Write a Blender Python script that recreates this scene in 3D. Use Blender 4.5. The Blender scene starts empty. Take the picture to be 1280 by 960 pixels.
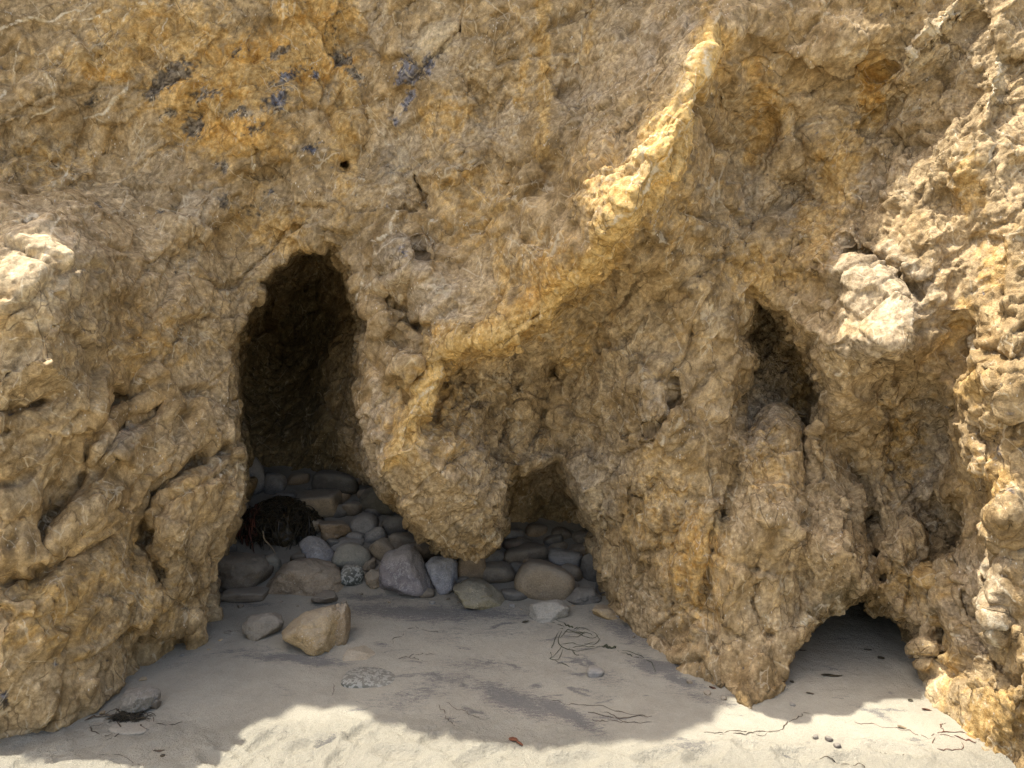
import bpy, math, random
import numpy as np
from concurrent.futures import ThreadPoolExecutor
from mathutils import Vector

F = 967.0            # focal length in photograph pixels
CAMZ = 1.6
SUN = (-0.33, -0.04)  # horizontal run toward the sun for each metre up (x, y)
C = bpy.context.scene.collection
rng = np.random.default_rng(7)
random.seed(7)

# ------------------------------------------------------------------ noise
def _par(fn, P, *a):
    n = len(P)
    if n < 60000:
        return fn(P, *a)
    k = 12
    idx = np.linspace(0, n, k + 1).astype(int)
    with ThreadPoolExecutor(4) as ex:
        r = list(ex.map(lambda i: fn(P[idx[i]:idx[i + 1]], *a), range(k)))
    if isinstance(r[0], tuple):
        return tuple(np.concatenate(z) for z in zip(*r))
    return np.concatenate(r)

def _hash(x, y, z, s):
    h = (x.astype(np.uint32) * np.uint32(0x8da6b343)) ^ (y.astype(np.uint32) * np.uint32(0xd8163841)) ^ (z.astype(np.uint32) * np.uint32(0xcb1ab31f)) ^ np.uint32((s * 0x9E3779B1) & 0xffffffff)
    h ^= h >> np.uint32(15); h *= np.uint32(0x2c1b3c6d)
    h ^= h >> np.uint32(12); h *= np.uint32(0x297a2d39)
    h ^= h >> np.uint32(15)
    return h

_G = np.random.default_rng(1).normal(size=(256, 3)).astype(np.float32)
_G /= np.linalg.norm(_G, axis=1)[:, None]
_J = np.random.default_rng(2).uniform(-1, 1, size=(4096, 3)).astype(np.float32)

def _perlin(P, s):
    P = P.astype(np.float32)
    I = np.floor(P); f = P - I; I = I.astype(np.int32)
    u = f * f * f * (f * (f * 6 - 15) + 10)
    out = np.zeros(len(P), np.float32)
    for dx in (0, 1):
        wx = u[:, 0] if dx else 1 - u[:, 0]
        for dy in (0, 1):
            wy = u[:, 1] if dy else 1 - u[:, 1]
            for dz in (0, 1):
                wz = u[:, 2] if dz else 1 - u[:, 2]
                g = _G[_hash(I[:, 0] + dx, I[:, 1] + dy, I[:, 2] + dz, s) & np.uint32(255)]
                d = g[:, 0] * (f[:, 0] - dx) + g[:, 1] * (f[:, 1] - dy) + g[:, 2] * (f[:, 2] - dz)
                out += wx * wy * wz * d
    return out * 1.6

def perlin(P, s=0):
    return _par(_perlin, P, s)

def fbm(P, s=0, octs=4, gain=0.5, lac=2.03, ridged=False):
    a = 1.0; t = 0.0; out = np.zeros(len(P), np.float32)
    for o in range(octs):
        n = perlin(P * (lac ** o) + 17.3 * o, s + o)
        if ridged: n = 1 - 2 * np.abs(n)
        out += a * n; t += a; a *= gain
    return out / t

def _facet(P, s):
    """nearest jittered cell (2x2x2 search): returns tilt height, F1, F2-F1, cell id value"""
    P = P.astype(np.float32)
    Q = P - 0.5; I = np.floor(Q).astype(np.int32)
    b1 = np.full(len(P), 9.0, np.float32); b2 = b1.copy()
    h = np.zeros(len(P), np.float32); cid = np.zeros(len(P), np.float32)
    for dx in (0, 1):
        for dy in (0, 1):
            for dz in (0, 1):
                X = I[:, 0] + dx; Y = I[:, 1] + dy; Z = I[:, 2] + dz
                k = _hash(X, Y, Z, s)
                c = np.stack([X, Y, Z], 1).astype(np.float32) + 0.5 + 0.42 * _J[k & np.uint32(4095)]
                d = P - c
                r = np.sqrt((d * d).sum(1))
                g = _J[(k >> np.uint32(12)) & np.uint32(4095)]
                hh = (d * g).sum(1)
                cv = ((k >> np.uint32(8)) & np.uint32(1023)).astype(np.float32) / 1023
                m = r < b1
                b2 = np.where(m, b1, np.minimum(b2, r))
                h = np.where(m, hh, h); cid = np.where(m, cv, cid); b1 = np.where(m, r, b1)
    return h, b1, b2 - b1, cid

def facet(P, s=0):
    return _par(_facet, P, s)

def sstep(a, b, x):
    t = np.clip((x - a) / (b - a), 0, 1)
    return t * t * (3 - 2 * t)

# ------------------------------------------------------------------ ground
def sand_base(x, y):
    """smooth beach height"""
    x = np.asarray(x, float); y = np.asarray(y, float)
    z = np.where(y > 3.2, 0.15 * (y - 3.2), np.where(y > -4, 0.06 * (y - 3.2), -0.432))
    z = np.where(y > 7, 0.57, z)
    inside = sstep(1.35, 0.85, x) * sstep(-3.2, -2.7, x)
    t = np.clip(y - 4.95, 0, 2.2)
    return z + inside * 0.42 * t * t / (t + 0.15)

def ray(px, py, D):
    return np.array([(px - 640) / F * D, D, CAMZ - (py - 480) / F * D])

def hit(px, py):
    """point of the beach seen at this place of the photograph"""
    D = np.linspace(2.6, 7.5, 1400)
    z = CAMZ - (py - 480) / F * D - sand_base((px - 640) / F * D, D)
    k = np.argmax(z < 0) if (z < 0).any() else len(D) - 1
    return ray(px, py, D[k])

# ------------------------------------------------------------------ cliff sculpt: depth over a grid of sight lines
ST = 2.5
gx = np.arange(-560, 1841, ST); gy = np.arange(-260, 1061, ST)
GX, GY = np.meshgrid(gx, gy)
shape = GX.shape
gp = np.stack([GX.ravel(), GY.ravel(), np.zeros(GX.size)], 1)
def n2(scale, s, octs=3):
    return fbm(gp / scale, s, octs).reshape(shape)
WX = GX + 10 * n2(60, 11) + 3 * n2(14, 13, 2)
WY = GY + 10 * n2(60, 21) + 3 * n2(14, 23, 2)
wx2 = GX + 5 * n2(40, 31, 2) + 2.5 * n2(11, 33, 2)
wy2 = GY + 5 * n2(40, 41, 2) + 2.5 * n2(11, 43, 2)

def tps(pts):
    p = np.array(pts, float); X = p[:, :2] / 300; v = p[:, 2]
    def U(r2): return 0.5 * r2 * np.log(r2 + 1e-9)
    n = len(X)
    K = U(((X[:, None] - X[None]) ** 2).sum(2)) + np.eye(n) * 0.002
    Pm = np.hstack([np.ones((n, 1)), X])
    A = np.zeros((n + 3, n + 3)); A[:n, :n] = K; A[:n, n:] = Pm; A[n:, :n] = Pm.T
    w = np.linalg.solve(A, np.concatenate([v, np.zeros(3)]))
    cx = np.arange(gx[0], gx[-1] + 13, 12.5); cy = np.arange(gy[0], gy[-1] + 13, 12.5)
    QX, QY = np.meshgrid(cx, cy); Q = np.stack([QX.ravel(), QY.ravel()], 1) / 300
    R = U(((Q[:, None] - X[None]) ** 2).sum(2)) @ w[:n] + w[n] + Q @ w[n + 1:]
    R = R.reshape(QX.shape)
    return bil(R, cx[0], cy[0], 12.5, WX, WY)

def bil(M, x0, y0, st, x, y):
    u = np.clip((x - x0) / st, 0, M.shape[1] - 1.001); v = np.clip((y - y0) / st, 0, M.shape[0] - 1.001)
    i = u.astype(int); j = v.astype(int); fu = u - i; fv = v - j
    return (M[j, i] * (1 - fu) * (1 - fv) + M[j, i + 1] * fu * (1 - fv) + M[j + 1, i] * (1 - fu) * fv + M[j + 1, i + 1] * fu * fv)

def seg_dist(line, X=None, Y=None, reach=120):
    """distance to a polyline, signed side (+ = right of travel, image y down), and position along it"""
    X = wx2 if X is None else X; Y = wy2 if Y is None else Y
    best = np.full(X.shape, 1e3); side = np.zeros(X.shape); par = np.zeros(X.shape)
    L = len(line) - 1
    for k in range(L):
        (ax, ay), (bx, by) = line[k], line[k + 1]
        i0 = max(0, int((min(ax, bx) - reach - gx[0]) / ST)); i1 = int((max(ax, bx) + reach - gx[0]) / ST) + 2
        j0 = max(0, int((min(ay, by) - reach - gy[0]) / ST)); j1 = int((max(ay, by) + reach - gy[0]) / ST) + 2
        if i1 <= 0 or j1 <= 0: continue
        x = X[j0:j1, i0:i1]; y = Y[j0:j1, i0:i1]
        dx, dy = bx - ax, by - ay; l2 = dx * dx + dy * dy + 1e-9
        t = np.clip(((x - ax) * dx + (y - ay) * dy) / l2, 0, 1)
        d = np.hypot(x - ax - t * dx, y - ay - t * dy)
        b = best[j0:j1, i0:i1]; m = d < b
        sd = np.sign(dx * (y - ay) - dy * (x - ax))
        side[j0:j1, i0:i1] = np.where(m, sd, side[j0:j1, i0:i1])
        par[j0:j1, i0:i1] = np.where(m, (k + t) / L, par[j0:j1, i0:i1])
        best[j0:j1, i0:i1] = np.where(m, d, b)
    return best, side, par

def poly_sd(poly, X=None, Y=None):
    """signed distance, negative outside, positive inside"""
    X = wx2 if X is None else X; Y = wy2 if Y is None else Y
    d, _, _ = seg_dist(list(poly) + [poly[0]], X, Y, reach=200)
    inside = np.zeros(X.shape, bool)
    n = len(poly)
    for i in range(n):
        x1, y1 = poly[i]; x2, y2 = poly[(i + 1) % n]
        c = ((y1 > Y) != (y2 > Y)) & (X < (x2 - x1) * (Y - y1) / (y2 - y1 + 1e-9) + x1)
        inside ^= c
    return np.where(inside, d, -d)

OUT = [  # (px, py, depth in m)
 (-560,-260,4.6),(-300,-260,4.6),(0,-260,4.6),(300,-260,4.55),(600,-260,4.45),(900,-260,4.35),(1280,-260,4.2),(1600,-260,4.2),(1840,-260,4.2),
 (-560,300,4.0),(-560,700,3.8),(-560,1060,3.5),(-250,300,3.9),(-250,700,3.5),(-250,1060,3.2),
 (1840,300,3.7),(1840,700,3.5),(1840,1060,3.2),(1550,300,3.5),(1550,700,3.2),(1550,1060,2.9),
 (0,0,4.35),(120,0,4.4),(300,0,4.45),(450,0,4.5),(600,0,4.4),(760,0,4.35),(900,0,4.0),(1000,0,4.1),(1150,0,3.9),(1280,0,3.9),
 (0,110,4.3),(150,120,4.4),(300,110,4.45),(430,110,4.55),(600,110,4.42),(720,90,4.35),(1000,130,4.2),(1130,120,4.1),(1260,120,3.8),
 (0,225,4.15),(130,230,4.4),(270,230,4.5),(380,240,4.5),(480,230,4.5),(600,230,4.4),(690,230,4.2),
 (0,250,3.66),(60,275,3.50),(120,330,3.60),(190,330,4.1),(0,340,3.20),(70,370,3.24),(160,400,3.95),(230,400,4.25),
 (0,470,3.13),(70,460,3.20),(110,500,3.5),(180,500,3.95),(250,480,4.3),(285,470,4.5),
 (0,600,3.28),(90,600,3.52),(180,600,3.85),(250,600,4.05),(290,610,4.3),
 (0,720,3.27),(90,720,3.5),(170,720,3.8),(230,720,4.1),(265,720,4.4),
 (0,830,3.3),(90,830,3.56),(160,800,3.85),(215,790,4.1),(255,780,4.25),(0,932,3.37),(85,910,3.5),(150,868,3.78),(215,814,4.2),(262,803,4.3),
 (-60,960,3.2),(0,1060,3.3),(150,1060,3.7),(250,1060,4.2),
 (300,360,4.6),(380,290,4.55),(430,310,4.5),(460,380,4.42),(470,450,4.38),(460,530,4.35),(480,590,4.3),(540,640,4.35),(580,685,4.5),(620,660,4.55),
 (520,560,4.15),(570,600,4.2),(600,500,4.4),(500,330,4.3),(550,380,4.25),(600,330,4.3),
 (480,575,4.12),(520,490,4.12),(545,440,4.1),(610,420,4.05),(690,385,3.95),(800,130,3.76),(770,185,3.75),(725,235,3.84),(705,285,3.90),(850,60,3.80),(750,110,4.12),(690,180,4.15),(650,250,4.15),(740,330,3.78),(790,250,3.58),(840,170,3.58),(880,80,3.66),(895,20,3.74),
 (640,500,4.6),(680,520,4.65),(700,560,4.65),(650,560,4.6),(740,400,4.25),(720,460,4.5),
 (780,420,4.15),(850,350,4.05),(900,300,4.05),(870,420,4.05),(790,520,4.12),(840,520,4.0),(900,500,4.1),(760,600,4.35),(820,620,4.08),(890,620,4.0),
 (900,130,4.0),(940,180,4.3),(940,280,4.3),(1000,250,4.28),(1050,200,4.2),(1080,280,4.1),
 (750,690,4.62),(765,770,4.6),(800,700,4.3),(800,780,4.35),(835,805,4.25),(850,835,4.0),(900,760,3.9),(900,858,3.83),(940,875,3.7),(975,878,3.72),(985,845,3.9),(960,780,3.85),
 (950,640,3.86),(1000,650,3.76),(1000,720,3.86),(1050,700,3.84),(1100,680,3.88),(1130,720,4.0),
 (960,340,4.15),(1020,360,4.05),(1050,330,3.86),(1100,340,3.80),(1150,400,3.62),(1060,420,3.74),(1110,435,3.56),(1180,440,3.75),
 (1100,490,3.95),(1060,520,4.05),(1150,540,4.1),(1120,600,4.15),(1050,600,4.15),(1180,640,3.95),
 (1150,300,3.85),(1180,200,3.85),(1230,220,3.65),(1270,300,3.55),(1220,380,3.55),(1270,420,3.35),(1210,500,3.55),(1260,550,3.32),(1215,620,3.5),(1270,680,3.28),
 (1200,730,3.6),(1170,790,3.85),(1160,860,3.8),(1182,885,3.64),(1235,930,3.37),(1262,958,3.22),(1240,830,3.4),(1280,830,3.15),(1350,900,3.0),(1250,1060,3.2),(1000,1060,3.8),(800,1060,4.3),(600,1060,4.6),
]
from mathutils.geometry import delaunay_2d_cdt
def planar(pts):
    """broken planes between the control depths, so the wall has faces and arrises"""
    vs, _, fs, ov, _, _ = delaunay_2d_cdt([Vector((p[0], p[1])) for p in pts], [], [], 0, 1e-4)
    val = np.array([pts[o[0]][2] for o in ov]); vs = np.array([v[:] for v in vs])
    out = np.full(shape, np.nan)
    for f in fs:
        f = list(f)
        for k in range(1, len(f) - 1):
            a, b, c = f[0], f[k], f[k + 1]
            A, B_, C_ = vs[a], vs[b], vs[c]
            i0 = max(0, int((min(A[0], B_[0], C_[0]) - 40 - gx[0]) / ST)); i1 = int((max(A[0], B_[0], C_[0]) + 40 - gx[0]) / ST) + 2
            j0 = max(0, int((min(A[1], B_[1], C_[1]) - 40 - gy[0]) / ST)); j1 = int((max(A[1], B_[1], C_[1]) + 40 - gy[0]) / ST) + 2
            x = PXW[j0:j1, i0:i1]; y = PYW[j0:j1, i0:i1]
            det = (B_[0] - A[0]) * (C_[1] - A[1]) - (C_[0] - A[0]) * (B_[1] - A[1])
            if abs(det) < 1e-6: continue
            u = ((x - A[0]) * (C_[1] - A[1]) - (C_[0] - A[0]) * (y - A[1])) / det
            v = ((B_[0] - A[0]) * (y - A[1]) - (x - A[0]) * (B_[1] - A[1])) / det
            m = (u >= -1e-6) & (v >= -1e-6) & (u + v <= 1 + 1e-6)
            o = out[j0:j1, i0:i1]
            o[m] = (val[a] + u * (val[b] - val[a]) + v * (val[c] - val[a]))[m]
    return out
PXW = GX + 14 * n2(90, 401) + 3 * n2(20, 403, 2); PYW = GY + 14 * n2(90, 405) + 3 * n2(20, 407, 2)
_s = tps(OUT); _p = planar(OUT)
D = np.where(np.isnan(_p), _s, 0.28 * _s + 0.72 * _p)

BUMPS = [  # px, py, rx, ry, rotation, amplitude toward the viewer (m)
 (45,330,110,70,-10,.04),(245,640,58,62,-60,.10),(90,540,90,26,-55,.05),(150,560,60,24,-40,.05),(60,450,70,28,-50,.05),
 (120,640,60,28,-35,.05),(50,780,90,40,-40,.04),(215,690,26,40,10,.04),(242,790,22,26,0,.06),
 (505,318,40,32,20,.07),(540,370,40,34,30,.05),(498,455,24,38,25,.09),(470,400,20,28,30,.05),(530,590,60,60,0,.06),
 (565,190,16,14,0,.05),(592,200,18,12,-30,.05),(570,215,26,12,-10,.05),(545,215,20,18,0,.03),
 (735,215,26,20,-20,.03),(765,245,40,26,-30,.03),(715,262,26,22,0,.03),(800,225,26,60,38,.03),(845,140,20,60,25,.03),(745,290,36,20,-40,.05),
 (820,505,46,60,10,.08),(870,390,26,44,10,.06),(760,470,26,60,5,.04),(700,330,40,34,0,.03),
 (1105,375,90,66,30,.05),(1060,330,40,34,0,.02),(1090,440,70,34,10,.04),(1160,320,50,34,20,.05),(1150,285,40,26,10,.05),
 (1130,225,40,44,30,.05),(1205,180,34,60,25,.06),(1240,110,16,44,15,.06),(1165,55,16,74,48,.07),(1050,60,70,36,-20,.06),
 (1240,430,44,60,20,.06),(1238,655,20,30,0,.09),(1268,640,24,36,0,.07),(1215,570,20,34,0,.06),(1245,500,38,34,0,.05),
 (1250,740,34,40,0,.06),(1235,800,26,28,0,.05),(1232,770,18,30,0,.04),(1270,880,30,50,0,.05),
 (1000,250,50,60,0,-.08),(940,170,36,50,0,-.10),(1060,150,50,40,0,-.06),(635,210,16,10,-20,-.04),
 (900,700,40,100,5,.04),(960,660,30,80,5,.03),(1055,700,30,40,0,.05),(1120,690,26,34,0,.06),(1085,640,12,60,0,-.06),
 (60,120,90,30,-20,.04),(200,60,80,30,-20,.03),(330,150,60,30,-30,.04),(240,260,60,36,0,.05),(330,260,50,30,20,.04),
 (600,80,80,40,-30,.04),(680,60,50,60,0,.03),(500,180,50,70,10,-.05),(430,100,30,80,0,-.05),(640,300,50,50,0,.03),
]
for bx, by, rx, ry, rot, a in BUMPS:
    c, s = math.cos(math.radians(rot)), math.sin(math.radians(rot))
    u = ((WX - bx) * c + (WY - by) * s) / rx; v = (-(WX - bx) * s + (WY - by) * c) / ry
    r2 = u * u + v * v
    if a > 0:
        D -= a * (0.75 * np.sqrt(np.clip(1.1 - r2, 0, 2)) + 0.75 * np.exp(-0.8 * r2))
    else:
        D -= a * np.clip(1.25 - r2, 0, 1.25) ** 0.75 * np.exp(-0.5 * r2)

STEPS = [  # polyline, extra depth on one side (+ right of travel), fade distance px
 ([(770,300),(757,335),(735,372),(700,398),(668,425),(642,446),(605,438),(578,447),(556,472),(536,512),(520,560)], -1, .26, 70),
 ([(0,256),(50,262),(95,280),(130,320),(150,370)], -1, .10, 50),
 ([(893,37),(899,90),(893,150),(915,230),(918,300)], -1, .16, 45),
 ([(1085,453),(1115,452),(1145,462),(1175,490),(1186,560),(1172,640)], +1, .13, 60),
 ([(1010,418),(1016,441),(1026,475),(1036,520)], +1, .10, 30),
 ([(1195,500),(1203,560),(1200,620),(1215,680),(1200,730)], +1, .12, 40),
 ([(208,431),(168,481),(134,518),(111,562),(97,609),(55,660)], +1, .06, 40),([(205,501),(161,528),(128,569),(107,595)], -1, .06, 26),
 ([(289,555),(235,579),(188,619),(180,640)], -1, .10, 40),([(181,640),(185,674),(201,711),(205,741)], +1, .08, 34),
 ([(484,422),(501,431),(519,441),(523,456),(514,470),(484,492)], -1, .12, 30),([(905,20),(1010,40)], 1, .0, 30),
 ([(470,364),(484,384),(504,387),(531,419)], -1, .05, 26),
 ([(1092,320),(1119,347),(1142,364),(1151,382)], -1, .06, 30),
 ([(1130,92),(1160,50),(1190,20),(1230,0)], +1, .09, 40),
 ([(1255,60),(1250,110),(1232,165)], -1, .09, 30),
 ([(980,60),(1020,95),(1060,110),(1120,80)], +1, .06, 40),
 ([(783,612),(803,619),(820,602),(845,620),(870,610)], +1, .05, 30),
 ([(300,200),(340,215),(370,250),(420,255)], +1, .06, 40),
 ([(60,700),(100,690),(150,660),(180,640)], +1, .05, 40),
]
for line, sd, a, R in STEPS:
    d, side, par = seg_dist(line, reach=int(R * 2.4))
    e = sstep(0, .15, par) * sstep(1, .85, par)
    q = sd * side * d
    D += a * e * sstep(-3, 4, q) * np.exp(-np.clip(q, 0, None) / R) * (d < 900)

CRACKS = [  # polyline, width px, depth m
 ([(208,431),(198,441),(168,481),(148,495),(134,518),(118,535),(111,562),(107,585),(97,609),(67,639),(54,657),(52,677),(64,692)],3.0,.09),
 ([(205,501),(191,515),(161,528),(144,542),(128,569),(107,595)],2.6,.08),
 ([(289,555),(265,565),(235,579),(208,599),(188,619),(178,636),(178,660),(185,674),(183,700),(201,711),(210,720),(205,741)],3.0,.10),
 ([(-20,514),(34,511),(60,500)],2.5,.06),([(13,538),(-10,560)],2.2,.06),([(-10,736),(44,720),(84,694),(100,684),(150,660)],2.4,.05),([(-10,611),(27,599),(50,580)],2,.05),
 ([(225,784),(220,812)],2.5,.05),([(517,218),(531,249),(538,265)],2.4,.07),([(521,290),(524,312),(536,321)],3.5,.10),([(621,165),(618,148),(635,124)],2.0,.05),
 ([(504,255),(521,269)],2.5,.06),([(470,364),(484,384),(504,387),(517,404),(531,419)],2.4,.07),([(484,422),(501,431),(517,441),(521,454),(514,468),(484,490)],2.2,.08),
 ([(581,458),(588,488),(598,505),(615,498)],2.2,.07),([(632,518),(628,538),(625,582)],2.4,.08),([(695,448),(699,468),(695,495),(685,548)],3.2,.10),
 ([(803,340),(790,360),(783,377),(766,390)],2.2,.06),([(759,330),(756,360)],2.2,.05),([(773,481),(773,521),(779,555)],2.0,.05),
 ([(793,538),(820,542),(833,528),(840,508),(850,495)],2.2,.06),([(783,612),(803,619),(820,600)],2.2,.05),
 ([(1048,289),(1061,299),(1092,320),(1119,347),(1142,364),(1151,382)],2.2,.10),([(1085,453),(1112,454),(1139,461)],2.4,.08),
 ([(1008,417),(1015,441),(1025,471),(1033,508),(1031,535)],3.0,.16),([(1005,521),(1005,572),(1003,610)],2.4,.08),([(1112,521),(1114,548)],2,.05),
 ([(1209,424),(1206,444),(1219,461),(1203,495)],2.6,.10),([(1250,521),(1248,555)],2,.06),([(1213,589),(1223,639),(1215,680)],2.6,.08),([(1058,578),(1072,602)],2,.05),
 ([(1088,640),(1088,667),(1098,694),(1098,730)],4.5,.12),([(951,690),(947,714),(941,751),(957,788),(967,798)],2.6,.08),
 ([(1206,741),(1219,791),(1243,825),(1270,858)],3.2,.10),([(1225,700),(1240,740),(1262,790)],2.8,.08),([(893,37),(897,67),(890,150),(915,230)],1.8,.04),
 ([(845,470),(850,505)],2.6,.07),([(900,600),(890,680),(880,760)],1.8,.05),([(1000,620),(990,700),(1003,760)],2,.05),([(850,640),(838,700),(842,780)],1.8,.05),
 ([(600,20),(560,50),(540,75)],1.8,.04),([(150,30),(190,75),(230,90)],1.6,.03),([(60,200),(90,225),(110,245)],1.6,.03),([(640,430),(650,470),(645,510)],1.8,.05),
 ([(1130,640),(1150,660),(1185,662),(1200,690)],2.2,.07),([(30,640),(10,690)],2,.05),([(130,700),(120,760),(90,800)],1.8,.04),([(930,560),(905,640),(900,655)],2,.06),
]
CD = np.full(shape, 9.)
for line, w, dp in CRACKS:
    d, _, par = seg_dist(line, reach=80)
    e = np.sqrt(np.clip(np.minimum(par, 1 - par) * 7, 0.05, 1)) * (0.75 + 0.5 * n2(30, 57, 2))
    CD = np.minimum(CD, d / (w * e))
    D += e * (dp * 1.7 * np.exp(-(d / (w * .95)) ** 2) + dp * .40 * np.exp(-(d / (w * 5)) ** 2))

HOLES = [(430,205,7,8,.30),(567,456,9,7,.16),(691,460,8,10,.18),(635,122,6,5,.03),(1174,740,7,24,.25),(843,500,5,10,.12),(1155,640,26,16,.10),
         (940,96,20,16,.08),(985,228,18,14,.08),(630,229,12,6,.05),(1195,650,14,12,.10),(1170,690,30,26,.08),(908,640,8,12,.10),(680,480,16,26,.08)]
for hx, hy, rx, ry, a in HOLES:
    r2 = ((wx2 - hx) / rx) ** 2 + ((wy2 - hy) / ry) ** 2
    D += a * np.exp(-r2 ** 1.5 * .8)

# alcove high on the right
LINES = [  # open valleys (+) and crests (-): polyline, half width px, depth m
 ([(1000,555),(1003,640),(1000,740),(985,790)],18,.16),([(1030,530),(1072,600),(1092,655),(1100,730)],15,.18),([(908,560),(900,650),(880,760),(850,820)],14,.07),
 ([(698,440),(690,520),(702,572)],17,.16),([(632,460),(630,560)],11,.09),([(592,452),(585,505)],10,.07),([(768,300),(760,400),(745,480),(735,570)],15,.13),
 ([(912,372),(918,460),(912,548),(945,610),(962,700)],13,-.07),([(602,480),(615,600),(600,680)],20,-.07),([(662,462),(660,530)],12,-.06),([(300,420),(296,500),(300,600),(285,690)],12,-.05),
 ([(208,431),(148,495),(111,562),(67,639),(52,677)],14,.075),([(205,501),(161,528),(128,569),(100,600)],10,.08),([(289,555),(235,579),(188,619),(180,660),(185,700),(208,741)],11,.13),
 ([(0,513),(60,500),(110,470)],11,.08),([(-20,740),(44,720),(100,684),(160,655)],14,.09),([(150,370),(185,400),(208,431)],14,.07),([(225,812),(232,770),(215,740)],9,.09),
 ([(430,20),(450,90),(462,160),(440,230)],22,.12),([(500,215),(538,268),(575,300)],11,.08),([(470,364),(504,387),(531,419),(560,425)],9,.08),([(455,330),(480,350),(520,400)],9,.05),
 ([(890,110),(905,190),(918,300),(935,360)],15,.13),([(960,60),(930,110),(945,170)],18,.07),([(985,110),(1010,200),(1000,290)],20,.07),([(1120,110),(1090,180),(1085,270)],22,.08),
 ([(1190,190),(1180,270),(1195,340),(1185,420)],14,.08),([(1205,400),(1200,480),(1190,560),(1195,640)],12,.12),([(1150,640),(1190,660),(1215,720)],12,.10),([(1165,690),(1178,760),(1170,830)],12,.08),
 ([(1040,470),(1080,505),(1130,500)],10,-.06),([(1120,500),(1112,580),(1125,640)],9,.07),([(1040,560),(1060,640),(1050,710)],14,-.07),([(1210,700),(1222,790),(1250,860)],11,.09),
 ([(1040,300),(1092,322),(1150,382),(1185,400)],9,.06),([(800,560),(830,640),(820,720)],14,.05),([(860,600),(850,690),(870,800)],16,-.05),([(760,620),(790,700),(790,780)],16,-.05),
 ([(560,60),(600,120),(620,170),(600,240)],16,.07),([(250,130),(200,200),(170,260)],16,.06),([(340,180),(330,240),(300,290)],14,.06),([(70,60),(110,130),(100,210)],16,.05),([(690,80),(720,150),(690,230)],16,.06),
 ([(500,560),(530,620),(570,680)],14,-.04),([(640,240),(660,310),(640,380)],16,.05),([(560,300),(600,350),(600,410)],12,.05),
]
for line, w, dp in LINES:
    d, _, par = seg_dist(line, reach=90)
    e = sstep(0, .12, par) * sstep(1, .88, par) if False else np.sqrt(np.clip(np.minimum(par, 1 - par) * 5, 0, 1))
    D += e * dp * np.exp(-np.sqrt(d * d + 4) / w)
# sharp lip of the gold ridge
d, side, par = seg_dist([(897,30),(888,90),(860,150),(815,220),(770,292),(752,332),(725,368),(690,393),(655,418),(625,436),(590,428),(565,440),(545,470),(525,512),(500,560)], reach=70)
q = side * d      # + lies up-left of the crest
D -= np.where(d < 900, ((0.035 + .03 * n2(50, 441, 2)) * np.exp(-np.clip(q, 0, None) / 70) * sstep(-4, 3, q)), 0)
ALC = [(938,358),(928,392),(921,420),(929,437),(918,468),(913,485),(914,520),(919,545),(930,562),(950,548),(972,522),(985,540),(998,620),(1010,622),(1014,575),(1024,548),(1032,520),(1026,480),(1015,446),(1000,412),(978,384),(955,362)]
sd = poly_sd(ALC)
ain = 0.80 * sstep(-2, 11, sd) * (0.10 + 0.90 * sstep(640, 400, GY - .5 * (GX - 960))) + 0.0
D += np.where(sd > -4, ain, 0)

# the big cave with the smaller one behind the hanging rock
CAVE = [(392,303),(414,305),(421,322),(436,336),(438,356),(450,376),(456,405),(449,440),(447,500),(456,545),(466,590),(490,620),(515,650),(545,680),(575,693),(605,690),(621,670),(627,640),(629,605),(642,586),(672,580),(700,572),(712,600),(725,630),(744,662),(750,690),(757,740),(766,775),(778,800),(800,1062),(200,1062),(255,860),(268,800),(268,770),(266,740),(272,700),(290,655),(302,600),(303,570),(296,540),(290,500),(293,450),(298,418),(306,392),(322,372),(326,350),(336,334),(356,330),(368,318),(380,309)]
INN = [(300,330,6.0),(390,330,7.2),(440,330,6.6),(320,450,6.8),(370,420,7.3),(360,520,6.6),(410,440,6.6),(440,430,6.0),(450,520,5.7),(420,540,5.8),(330,560,6.3),(400,585,6.05),(450,600,6.0),
       (300,600,6.2),(330,640,6.25),(400,660,6.3),(290,700,6.2),(300,800,6.0),(500,640,5.9),(560,680,5.8),(620,690,5.6),(640,640,5.6),(660,600,5.5),(700,600,5.5),(690,650,5.62),(730,660,5.5),(745,700,5.3),(760,780,5.2),(500,800,6.0),(650,800,5.8),(500,1060,6.3),(300,1060,6.3),(780,1060,5.8)]
Din = tps(INN)
cwx = GX + 3.5 * n2(20, 35, 2) + 3 * n2(40, 31, 2) + 2 * n2(11, 33, 2); cwy = GY + 3 * n2(40, 41, 2) + 2 * n2(11, 43, 2) + 3 * n2(22, 45, 2)
sdc = poly_sd(CAVE, cwx, cwy)
soft = 14 + 8 * n2(50, 61, 2)
soft = np.where(GX < 340, 16, soft)
m = sstep(-2, 1, sdc) * (0.38 + 0.62 * sstep(0, soft, sdc))
D = D + (np.maximum(Din, D) - D) * m

CAVE2 = [(984,810),(1000,782),(1020,764),(1045,756),(1056,742),(1076,737),(1096,740),(1108,752),(1124,763),(1141,778),(1149,802),(1155,850),(1162,875),(1150,1062),(1000,1062),(976,900),(982,860)]
IN2 = [(1000,760,4.8),(1060,740,5.4),(1110,750,5.0),(1140,780,4.6),(1150,830,4.6),(1090,790,6.2),(1040,800,6.2),(1000,830,5.8),(1070,900,6.2),(1140,900,5.2),(1070,1060,6.2),(1000,1060,6.0)]
Din2 = tps(IN2)
sd2 = poly_sd(CAVE2, cwx, cwy)
m2 = sstep(-2, 1, sd2) * (0.25 + 0.75 * sstep(0, 20, sd2))
D = D + (np.maximum(Din2, D) - D) * m2

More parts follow.
